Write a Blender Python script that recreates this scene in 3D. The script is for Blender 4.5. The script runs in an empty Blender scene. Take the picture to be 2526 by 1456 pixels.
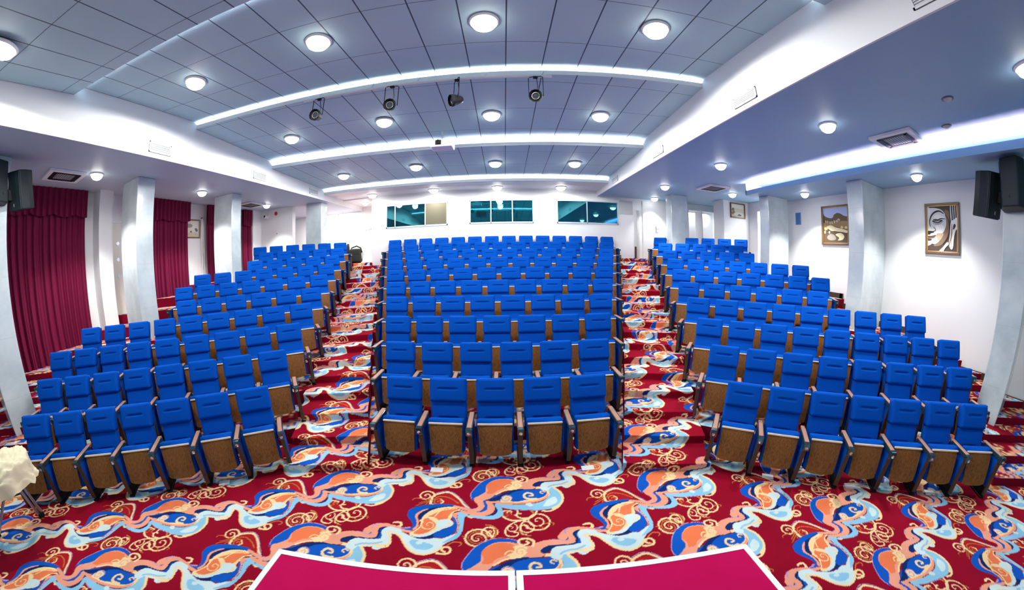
import bpy, bmesh, math, json, random
import numpy as np
from mathutils import Vector, Matrix
random.seed(4)
SC = bpy.context.scene
COLL = SC.collection
R = math.radians

# ------------------------------------------------------------------ materials
def mat(name, col, rough=0.6, metal=0.0, spec=0.5, emit=None, estr=0.0, coat=0.0):
    m = bpy.data.materials.new(name); m.use_nodes = True
    b = m.node_tree.nodes['Principled BSDF']
    b.inputs['Base Color'].default_value = (*col, 1)
    b.inputs['Roughness'].default_value = rough
    b.inputs['Metallic'].default_value = metal
    b.inputs['Specular IOR Level'].default_value = spec
    b.inputs['Coat Weight'].default_value = coat
    if emit:
        b.inputs['Emission Color'].default_value = (*emit, 1)
        b.inputs['Emission Strength'].default_value = estr
    return m
class NT:
    def __init__(s, m): s.t = m.node_tree; s.b = s.t.nodes['Principled BSDF']
    def n(s, typ, **kw):
        x = s.t.nodes.new(typ)
        for k, v in kw.items(): setattr(x, k, v)
        return x
    def l(s, a, b): s.t.links.new(a, b)
    def math(s, op, a, b=None, c=None):
        x = s.n('ShaderNodeMath', operation=op)
        for i, v in enumerate((a, b, c)):
            if v is None: continue
            if isinstance(v, (int, float)): x.inputs[i].default_value = v
            else: s.l(v, x.inputs[i])
        return x.outputs[0]
    def mix(s, f, a, b):
        x = s.n('ShaderNodeMix', data_type='RGBA')
        if isinstance(f, (int, float)): x.inputs[0].default_value = f
        else: s.l(f, x.inputs[0])
        for i, v in ((6, a), (7, b)):
            if isinstance(v, tuple): x.inputs[i].default_value = (*v, 1)
            else: s.l(v, x.inputs[i])
        return x.outputs[2]
    def noise(s, scale, detail=2, vec=None, rough=0.5):
        x = s.n('ShaderNodeTexNoise'); x.inputs['Scale'].default_value = scale
        x.inputs['Detail'].default_value = detail; x.inputs['Roughness'].default_value = rough
        if vec is not None: s.l(vec, x.inputs['Vector'])
        return x
    def ramp(s, fac, stops):
        x = s.n('ShaderNodeValToRGB'); e = x.color_ramp.elements
        while len(e) < len(stops): e.new(0.5)
        for i, (p, c) in enumerate(stops): e[i].position = p; e[i].color = (*c, 1)
        s.l(fac, x.inputs[0]); return x.outputs[0]
    def bump(s, h, strength=0.2, dist=0.01):
        x = s.n('ShaderNodeBump'); x.inputs['Strength'].default_value = strength
        x.inputs['Distance'].default_value = dist
        s.l(h, x.inputs['Height']); s.l(x.outputs[0], s.b.inputs['Normal'])
    def obj(s): return s.n('ShaderNodeTexCoord').outputs['Object']
    def gen(s): return s.n('ShaderNodeTexCoord').outputs['Generated']

M = {}
# white plaster walls
m = M['wall'] = mat('white plaster', (.86, .87, .88), .55); t = NT(m)
nz = t.noise(1.5, 3, t.obj()); t.l(t.mix(nz.outputs[0], (.80, .81, .83), (.88, .89, .90)), t.b.inputs['Base Color'])
M['white'] = mat('white paint', (.85, .86, .88), .45)
M['left_ceiling'] = mat('grey painted ceiling', (.48, .57, .68), .5)
M['plain_ceiling'] = mat('painted ceiling', (.29, .48, .67), .5)
# tiled ceiling with thin dark joints
m = M['tile_ceiling'] = mat('ceiling tiles', (.46, .54, .68), .55); t = NT(m)
sx = t.n('ShaderNodeSeparateXYZ'); t.l(t.obj(), sx.inputs[0])
xx = t.math('ADD', sx.outputs[0], -.040 + 57.0)
fx = t.math('ABSOLUTE', t.math('SUBTRACT', t.math('FRACT', t.math('DIVIDE', xx, .570)), .5))
xs = t.math('ADD', sx.outputs[0], .4)
yy = t.math('ADD', t.math('MULTIPLY', t.math('MULTIPLY', xs, xs), .018), sx.outputs[1])
fy = t.math('ABSOLUTE', t.math('SUBTRACT', t.math('FRACT', t.math('DIVIDE', t.math('ADD', yy, 57.09), 1.0)), .5))
jx = t.math('GREATER_THAN', fx, .5 - .009 / .570)
jy = t.math('GREATER_THAN', fy, .5 - .006)
jj = t.math('MAXIMUM', jx, t.math('MULTIPLY', jy, .75))
nz = t.noise(1.2, 3, t.obj())
base = t.mix(nz.outputs[0], (.46, .68, .74), (.56, .78, .82))
t.l(t.mix(jj, base, (.04, .07, .12)), t.b.inputs['Base Color'])
# blue upholstery with a short sewn crease in the middle of each pad
m = M['fabric'] = mat('blue upholstery', (.001, .07, .47), .85, spec=.06); t = NT(m)
t.b.inputs['Sheen Weight'].default_value = .0; t.b.inputs['Sheen Tint'].default_value = (.3, .6, 1, 1)
nz = t.noise(160, 2, t.obj()); t.bump(nz.outputs[0], .25, .002)
t.l(t.mix(nz.outputs[0], (.0005, .056, .36), (.001, .090, .50)), t.b.inputs['Base Color'])
# dark walnut ply with fine grain
m = M['wood'] = mat('walnut veneer', (.16, .075, .03), .6, spec=.2); t = NT(m)
mp = t.n('ShaderNodeMapping'); mp.inputs['Scale'].default_value = (30, 30, 4); t.l(t.obj(), mp.inputs[0])
nz = t.noise(3, 4, mp.outputs[0]); t.l(t.ramp(nz.outputs[0], [(.3, (.12, .043, .009)), (.7, (.26, .107, .027))]), t.b.inputs['Base Color'])
M['dark_walnut'] = mat('dark walnut', (.06, .026, .012), .45)
M['arm_wood'] = mat('armrest wood', (.42, .22, .15), .4, coat=.2)
M['edge'] = mat('pale ply edge', (.78, .66, .50), .35)
M['black'] = mat('black steel', (.008, .008, .010), .6, spec=.2)
M['cap'] = mat('dark teal gloss plastic', (.06, .12, .14), .10, metal=.7)
M['chrome'] = mat('chrome', (.75, .77, .8), .12, metal=1)
M['dark_wood'] = mat('dark wood trim', (.05, .025, .015), .5)
# marble cladding
m = M['marble'] = mat('grey marble', (.7, .75, .77), .14, spec=.6); t = NT(m)
ob = t.obj(); nz = t.noise(1.3, 6, ob, .62); w = t.n('ShaderNodeTexWave'); w.inputs['Scale'].default_value = .8; w.inputs['Distortion'].default_value = 9; w.inputs['Detail'].default_value = 4
t.l(ob, w.inputs['Vector'])
c0 = t.ramp(nz.outputs[0], [(.3, (.46, .56, .60)), (.55, (.66, .75, .78)), (.8, (.80, .86, .88))])
c1 = t.mix(t.math('MULTIPLY', w.outputs[1], .25), c0, (.52, .60, .63))
s2 = t.n('ShaderNodeSeparateXYZ'); t.l(ob, s2.inputs[0])
jz = t.math('GREATER_THAN', t.math('ABSOLUTE', t.math('SUBTRACT', t.math('FRACT', t.math('DIVIDE', s2.outputs[2], .92)), .5)), .497)
t.l(t.mix(t.math('MULTIPLY', jz, .35), c1, (.3, .36, .4)), t.b.inputs['Base Color'])
# velvet curtain
m = M['velvet'] = mat('crimson velvet', (.20, .004, .03), .75, spec=.2); t = NT(m)
t.b.inputs['Sheen Weight'].default_value = .4; t.b.inputs['Sheen Tint'].default_value = (.6, .05, .15, 1)
nz = t.noise(60, 2, t.obj()); t.l(t.mix(nz.outputs[0], (.10, .002, .024), (.18, .004, .045)), t.b.inputs['Base Color'])
# carpet reads its woven design from a colour attribute
m = M['carpet'] = mat('patterned carpet', (.33, .002, .02), .95, spec=.1); t = NT(m)
at = t.n('ShaderNodeAttribute'); at.attribute_name = 'design'
nz = t.noise(2.2, 3, t.obj()); hs = t.n('ShaderNodeHueSaturation'); t.l(at.outputs[0], hs.inputs['Color'])
t.l(t.math('ADD', t.math('MULTIPLY', nz.outputs[0], .5), .76), hs.inputs['Value']); t.l(hs.outputs[0], t.b.inputs['Base Color'])
n2 = t.noise(350, 2, t.obj()); t.bump(n2.outputs[0], .3, .003)
m = M['stage_red'] = mat('stage carpet red', (.42, .002, .055), .9, spec=.1); t = NT(m)
nz = t.noise(3, 4, t.obj()); t.l(t.mix(nz.outputs[0], (.42, .001, .06), (.50, .003, .085)), t.b.inputs['Base Color'])
M['glass'] = mat('teal tinted glass', (.002, .07, .10), .03, spec=.9)
m = M['glass'] = bpy.data.materials.new('teal tinted glass'); m.use_nodes = True; nt_ = m.node_tree; nt_.nodes.clear()
ou = nt_.nodes.new('ShaderNodeOutputMaterial'); mx = nt_.nodes.new('ShaderNodeMixShader'); gl = nt_.nodes.new('ShaderNodeBsdfGlossy'); tr = nt_.nodes.new('ShaderNodeBsdfTransparent')
gl.inputs[0].default_value = (.12, .55, .62, 1); gl.inputs['Roughness'].default_value = .02; tr.inputs[0].default_value = (.05, .42, .48, 1); mx.inputs[0].default_value = .40
nt_.links.new(tr.outputs[0], mx.inputs[1]); nt_.links.new(gl.outputs[0], mx.inputs[2]); nt_.links.new(mx.outputs[0], ou.inputs[0])
M['room_teal'] = mat('control room paint', (.10, .24, .26), .6)
M['lamp'] = mat('lamp diffuser', (1, 1, 1), .4, emit=(1, .97, .9), estr=12)
M['led'] = mat('cove strip light', (1, 1, 1), .4, emit=(.90, .88, 1), estr=75)
M['led_wall'] = mat('bright strip light', (1, 1, 1), .4, emit=(1, .80, 1), estr=130)
M['grille'] = mat('grey louvre', (.36, .37, .38), .5)
M['dark_grille'] = mat('dark louvre', (.10, .11, .13), .5)
M['blind'] = mat('beige blind', (.15, .14, .095), .8)
M['black_plastic'] = mat('black plastic', (.008, .014, .018), .5, spec=.3)
M['lens_dark'] = mat('dark lens', (.02, .025, .03), .6, spec=.1)
M['mesh_black'] = mat('speaker mesh', (.012, .024, .028), .5, metal=0, spec=.3)
M['red'] = mat('red plastic', (.5, .02, .02), .3)
M['frame_wood'] = mat('bronze brown frame', (.12, .06, .03), .35)
M['frame_gold'] = mat('gold slip', (.45, .27, .08), .35, metal=.4)
M['cloth'] = mat('cream cloth', (.78, .70, .48), .85)
M['steel'] = mat('brushed steel', (.45, .48, .55), .35, metal=.8)
M['alu'] = mat('aluminium sash', (.55, .68, .74), .35, metal=.3)
M['paper'] = mat('white card', (.9, .9, .88), .6)
M['bag'] = mat('black nylon', (.014, .018, .014), .7)
M['grey_panel'] = mat('grey panel', (.55, .57, .58), .6)
M['blue_sign'] = mat('blue enamel', (.10, .27, .60), .4)
def art(name, c, r=.6):
    if name not in M: M[name] = mat(name, c, r)
    return name

# ------------------------------------------------------------------ mesh helpers
class MB:
    def __init__(s): s.v = []; s.f = []; s.m = []; s.mats = []
    def mi(s, m):
        if m not in s.mats: s.mats.append(m)
        return s.mats.index(m)
    def add(s, vs, fs, m='white'):
        o = len(s.v); k = s.mi(m); s.v += [tuple(v) for v in vs]
        s.f += [tuple(o + i for i in f) for f in fs]; s.m += [k] * len(fs); return s
    def box(s, x0, x1, y0, y1, z0, z1, m='white', T=None):
        vs = [(x, y, z) for x in (x0, x1) for y in (y0, y1) for z in (z0, z1)]
        if T: vs = [T @ Vector(v) for v in vs]
        return s.add(vs, [(0, 1, 3, 2), (4, 6, 7, 5), (0, 4, 5, 1), (2, 3, 7, 6), (0, 2, 6, 4), (1, 5, 7, 3)], m)
    def prism(s, poly, z0, z1, m='white', T=None, top=True):
        n = len(poly); vs = [(x, y, z0) for x, y in poly] + [(x, y, z1) for x, y in poly]
        if T: vs = [T @ Vector(v) for v in vs]
        fs = [(i, (i + 1) % n, n + (i + 1) % n, n + i) for i in range(n)] + [tuple(range(n - 1, -1, -1))]
        if top: fs.append(tuple(range(n, 2 * n)))
        return s.add(vs, fs, m)
    def tube(s, pts, r, m='white', n=8, caps=True):
        pts = [Vector(p) for p in pts]; rings = []
        for i, p in enumerate(pts):
            d = (pts[min(i + 1, len(pts) - 1)] - pts[max(i - 1, 0)]).normalized()
            a = d.cross(Vector((0, 0, 1)) if abs(d.z) < .95 else Vector((1, 0, 0))).normalized(); b = d.cross(a)
            rr = r[i] if isinstance(r, (list, tuple)) else r
            rings.append([p + (a * math.cos(k * 2 * math.pi / n) + b * math.sin(k * 2 * math.pi / n)) * rr for k in range(n)])
        vs = [v for q in rings for v in q]; fs = []
        for i in range(len(pts) - 1):
            for k in range(n): fs.append((i * n + k, i * n + (k + 1) % n, (i + 1) * n + (k + 1) % n, (i + 1) * n + k))
        if caps: fs += [tuple(range(n - 1, -1, -1)), tuple((len(pts) - 1) * n + k for k in range(n))]
        return s.add(vs, fs, m)
    def lathe(s, prof, m='white', n=24, T=None):
        vs = []; fs = []
        for r, z in prof: vs += [(r * math.cos(k * 2 * math.pi / n), r * math.sin(k * 2 * math.pi / n), z) for k in range(n)]
        for i in range(len(prof) - 1):
            for k in range(n): fs.append((i * n + k, i * n + (k + 1) % n, (i + 1) * n + (k + 1) % n, (i + 1) * n + k))
        fs += [tuple(range(n - 1, -1, -1)), tuple((len(prof) - 1) * n + k for k in range(n))]
        if T: vs = [T @ Vector(v) for v in vs]
        return s.add(vs, fs, m)
    def build(s, name, parent=None, smooth=False, bevel=0, seg=2):
        me = bpy.data.meshes.new(name); me.from_pydata(s.v, [], s.f)
        for k in s.mats: me.materials.append(M[k])
        me.polygons.foreach_set('material_index', s.m)
        bm = bmesh.new(); bm.from_mesh(me)
        bmesh.ops.recalc_face_normals(bm, faces=bm.faces)
        if bevel:
            ed = [e for e in bm.edges if e.is_manifold and e.calc_face_angle(0) > .5]
            bmesh.ops.bevel(bm, geom=ed, offset=bevel, segments=seg, profile=.5, affect='EDGES')
        bm.to_mesh(me); bm.free()
        if smooth: me.polygons.foreach_set('use_smooth', [True] * len(me.polygons))
        o = bpy.data.objects.new(name, me); COLL.objects.link(o)
        if parent: o.parent = parent
        return o
def empty(name, loc=(0, 0, 0), rz=0):
    o = bpy.data.objects.new(name, None); COLL.objects.link(o); o.location = loc; o.rotation_euler = (0, 0, rz); o.empty_display_size = .1; return o
def tag(o, label, cat, group=None):
    o['label'] = label; o['category'] = cat
    if group: o['group'] = group
    return o
def struct(o, label=None):
    o['kind'] = 'structure'
    if label: o['label'] = label
    return o
def copy_tree(o, parent=None):
    c = o.copy(); COLL.objects.link(c)
    if parent: c.parent = parent
    for ch in o.children: copy_tree(ch, c)
    return c
ORD = ['zeroth', 'first', 'second', 'third', 'fourth', 'fifth', 'sixth', 'seventh', 'eighth', 'ninth', 'tenth', 'eleventh', 'twelfth', 'thirteenth', 'fourteenth']

# ------------------------------------------------------------------ camera (wide fisheye lens)
K = [1.2294782421827095, 0.08745908173340369, -0.038778880997950155, -0.047847683324248276]
yaw, pitch, roll = 0.020200288952786097, -0.12554613518017105, -0.012822088033584884
CZ = 2.48
f_ = Vector((math.sin(yaw) * math.cos(pitch), math.cos(yaw) * math.cos(pitch), math.sin(pitch)))
r_ = Vector((math.cos(yaw), -math.sin(yaw), 0)); u_ = r_.cross(f_)
rr_ = r_ * math.cos(roll) + u_ * math.sin(roll); uu_ = -r_ * math.sin(roll) + u_ * math.cos(roll)
cam = bpy.data.cameras.new('camera'); cam_ob = bpy.data.objects.new('camera', cam); COLL.objects.link(cam_ob)
cam_ob.matrix_world = Matrix(((rr_.x, uu_.x, -f_.x, 0), (rr_.y, uu_.y, -f_.y, 0), (rr_.z, uu_.z, -f_.z, CZ), (0, 0, 0, 1)))
cam.type = 'PANO'; cam.panorama_type = 'FISHEYE_LENS_POLYNOMIAL'
cam.sensor_fit = 'HORIZONTAL'; cam.sensor_width = 25.26; cam.sensor_height = 14.56; cam.fisheye_fov = 2 * math.pi
cam.clip_start = .05; cam.clip_end = 200
cam.fisheye_polynomial_k0 = 0
for i in range(4): setattr(cam, 'fisheye_polynomial_k%d' % (i + 1), -K[i] / 10 ** (i + 1))
SC.camera = cam_ob

# ------------------------------------------------------------------ carpet design
CW,CH=900,480
def sm(pts,closed,n=8):
    P=np.array(pts,float); N=len(P); out=[]
    rng=range(N) if closed else range(N-1)
    for i in rng:
        if closed: a,b,c,d=P[(i-1)%N],P[i],P[(i+1)%N],P[(i+2)%N]
        else: a,b,c,d=P[max(i-1,0)],P[i],P[i+1],P[min(i+2,N-1)]
        for k in range(n):
            t=k/n; out.append(0.5*((2*b)+(c-a)*t+(2*a-5*b+4*c-d)*t*t+(3*b-a-3*c+d)*t**3))
    if not closed: out.append(P[-1])
    return np.array(out)
def put(canvas,mask,x0,y0,col):
    ys,xs=np.nonzero(mask); canvas[(ys+y0)%CH,(xs+x0)%CW]=col
def fill(canvas,pts,col,closed=True):
    P=sm(pts,True)*[CW,CH]; x0,y0=np.floor(P.min(0)).astype(int)-1; x1,y1=np.ceil(P.max(0)).astype(int)+1
    X,Y=np.meshgrid(np.arange(x0,x1)+.5,np.arange(y0,y1)+.5); m=np.zeros(X.shape,bool); Q=np.roll(P,-1,0)
    for (ax,ay),(bx,by) in zip(P,Q):
        if ay==by: continue
        c=((ay>Y)!=(by>Y)); m^=c&(X<(bx-ax)*(Y-ay)/(by-ay)+ax)
    put(canvas,m,x0,y0,col)
def stroke(canvas,pts,w0,w1,col,smooth=True,wm=None):
    P=(sm(pts,False) if smooth else np.array(pts,float))*[CW,CH]; n=len(P); t=np.linspace(0,1,n)
    W=np.interp(t,[0,1],[w0,w1]) if wm is None else np.interp(t,[0,.5,1],[w0,wm,w1])
    W=W*500/2; r=W.max()+2
    x0,y0=np.floor(P.min(0)-r).astype(int); x1,y1=np.ceil(P.max(0)+r).astype(int)
    X,Y=np.meshgrid(np.arange(x0,x1)+.5,np.arange(y0,y1)+.5); m=np.zeros(X.shape,bool)
    for i in range(n-1):
        a,b=P[i],P[i+1]; d=b-a; L=d@d+1e-9
        s=np.clip(((X-a[0])*d[0]+(Y-a[1])*d[1])/L,0,1)
        m|=np.hypot(X-a[0]-s*d[0],Y-a[1]-s*d[1])<W[i]
    put(canvas,m,x0,y0,col)
def spiral(c,r,a0,turns,sgn):
    n=int(14*turns)+2; t=np.linspace(0,1,n); a=np.radians(a0)+sgn*2*np.pi*turns*t; R=r*(1-t)**.8+.004
    return np.stack([c[0]+R*np.cos(a)/1.8,c[1]+R*np.sin(a)/.97],1)
COL=dict(bg=(.235,.001,.014),cream=(.82,.60,.31),coral=(.74,.17,.065),pink=(.76,.31,.20),navy=(.003,.020,.11),blue=(.004,.08,.42),sky=(.24,.50,.68),teal=(.04,.25,.34),pale=(.56,.70,.70),lil=(.36,.28,.55),gold=(.52,.19,.04),red=(.34,.008,.015))
def draw(shapes):
    cv=np.empty((CH,CW,3)); cv[:]=COL['bg']
    for s in shapes:
        k=s[0]; col=COL[s[1]]
        if k=='f': fill(cv,s[2],col)
        elif k=='s': stroke(cv,s[4],s[2],s[3],col)
        elif k=='p':
            sp=spiral(s[2],s[3],s[4],s[5],s[6]); stroke(cv,sp,s[7],s[7]*.55,col,False)
    return cv
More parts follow.
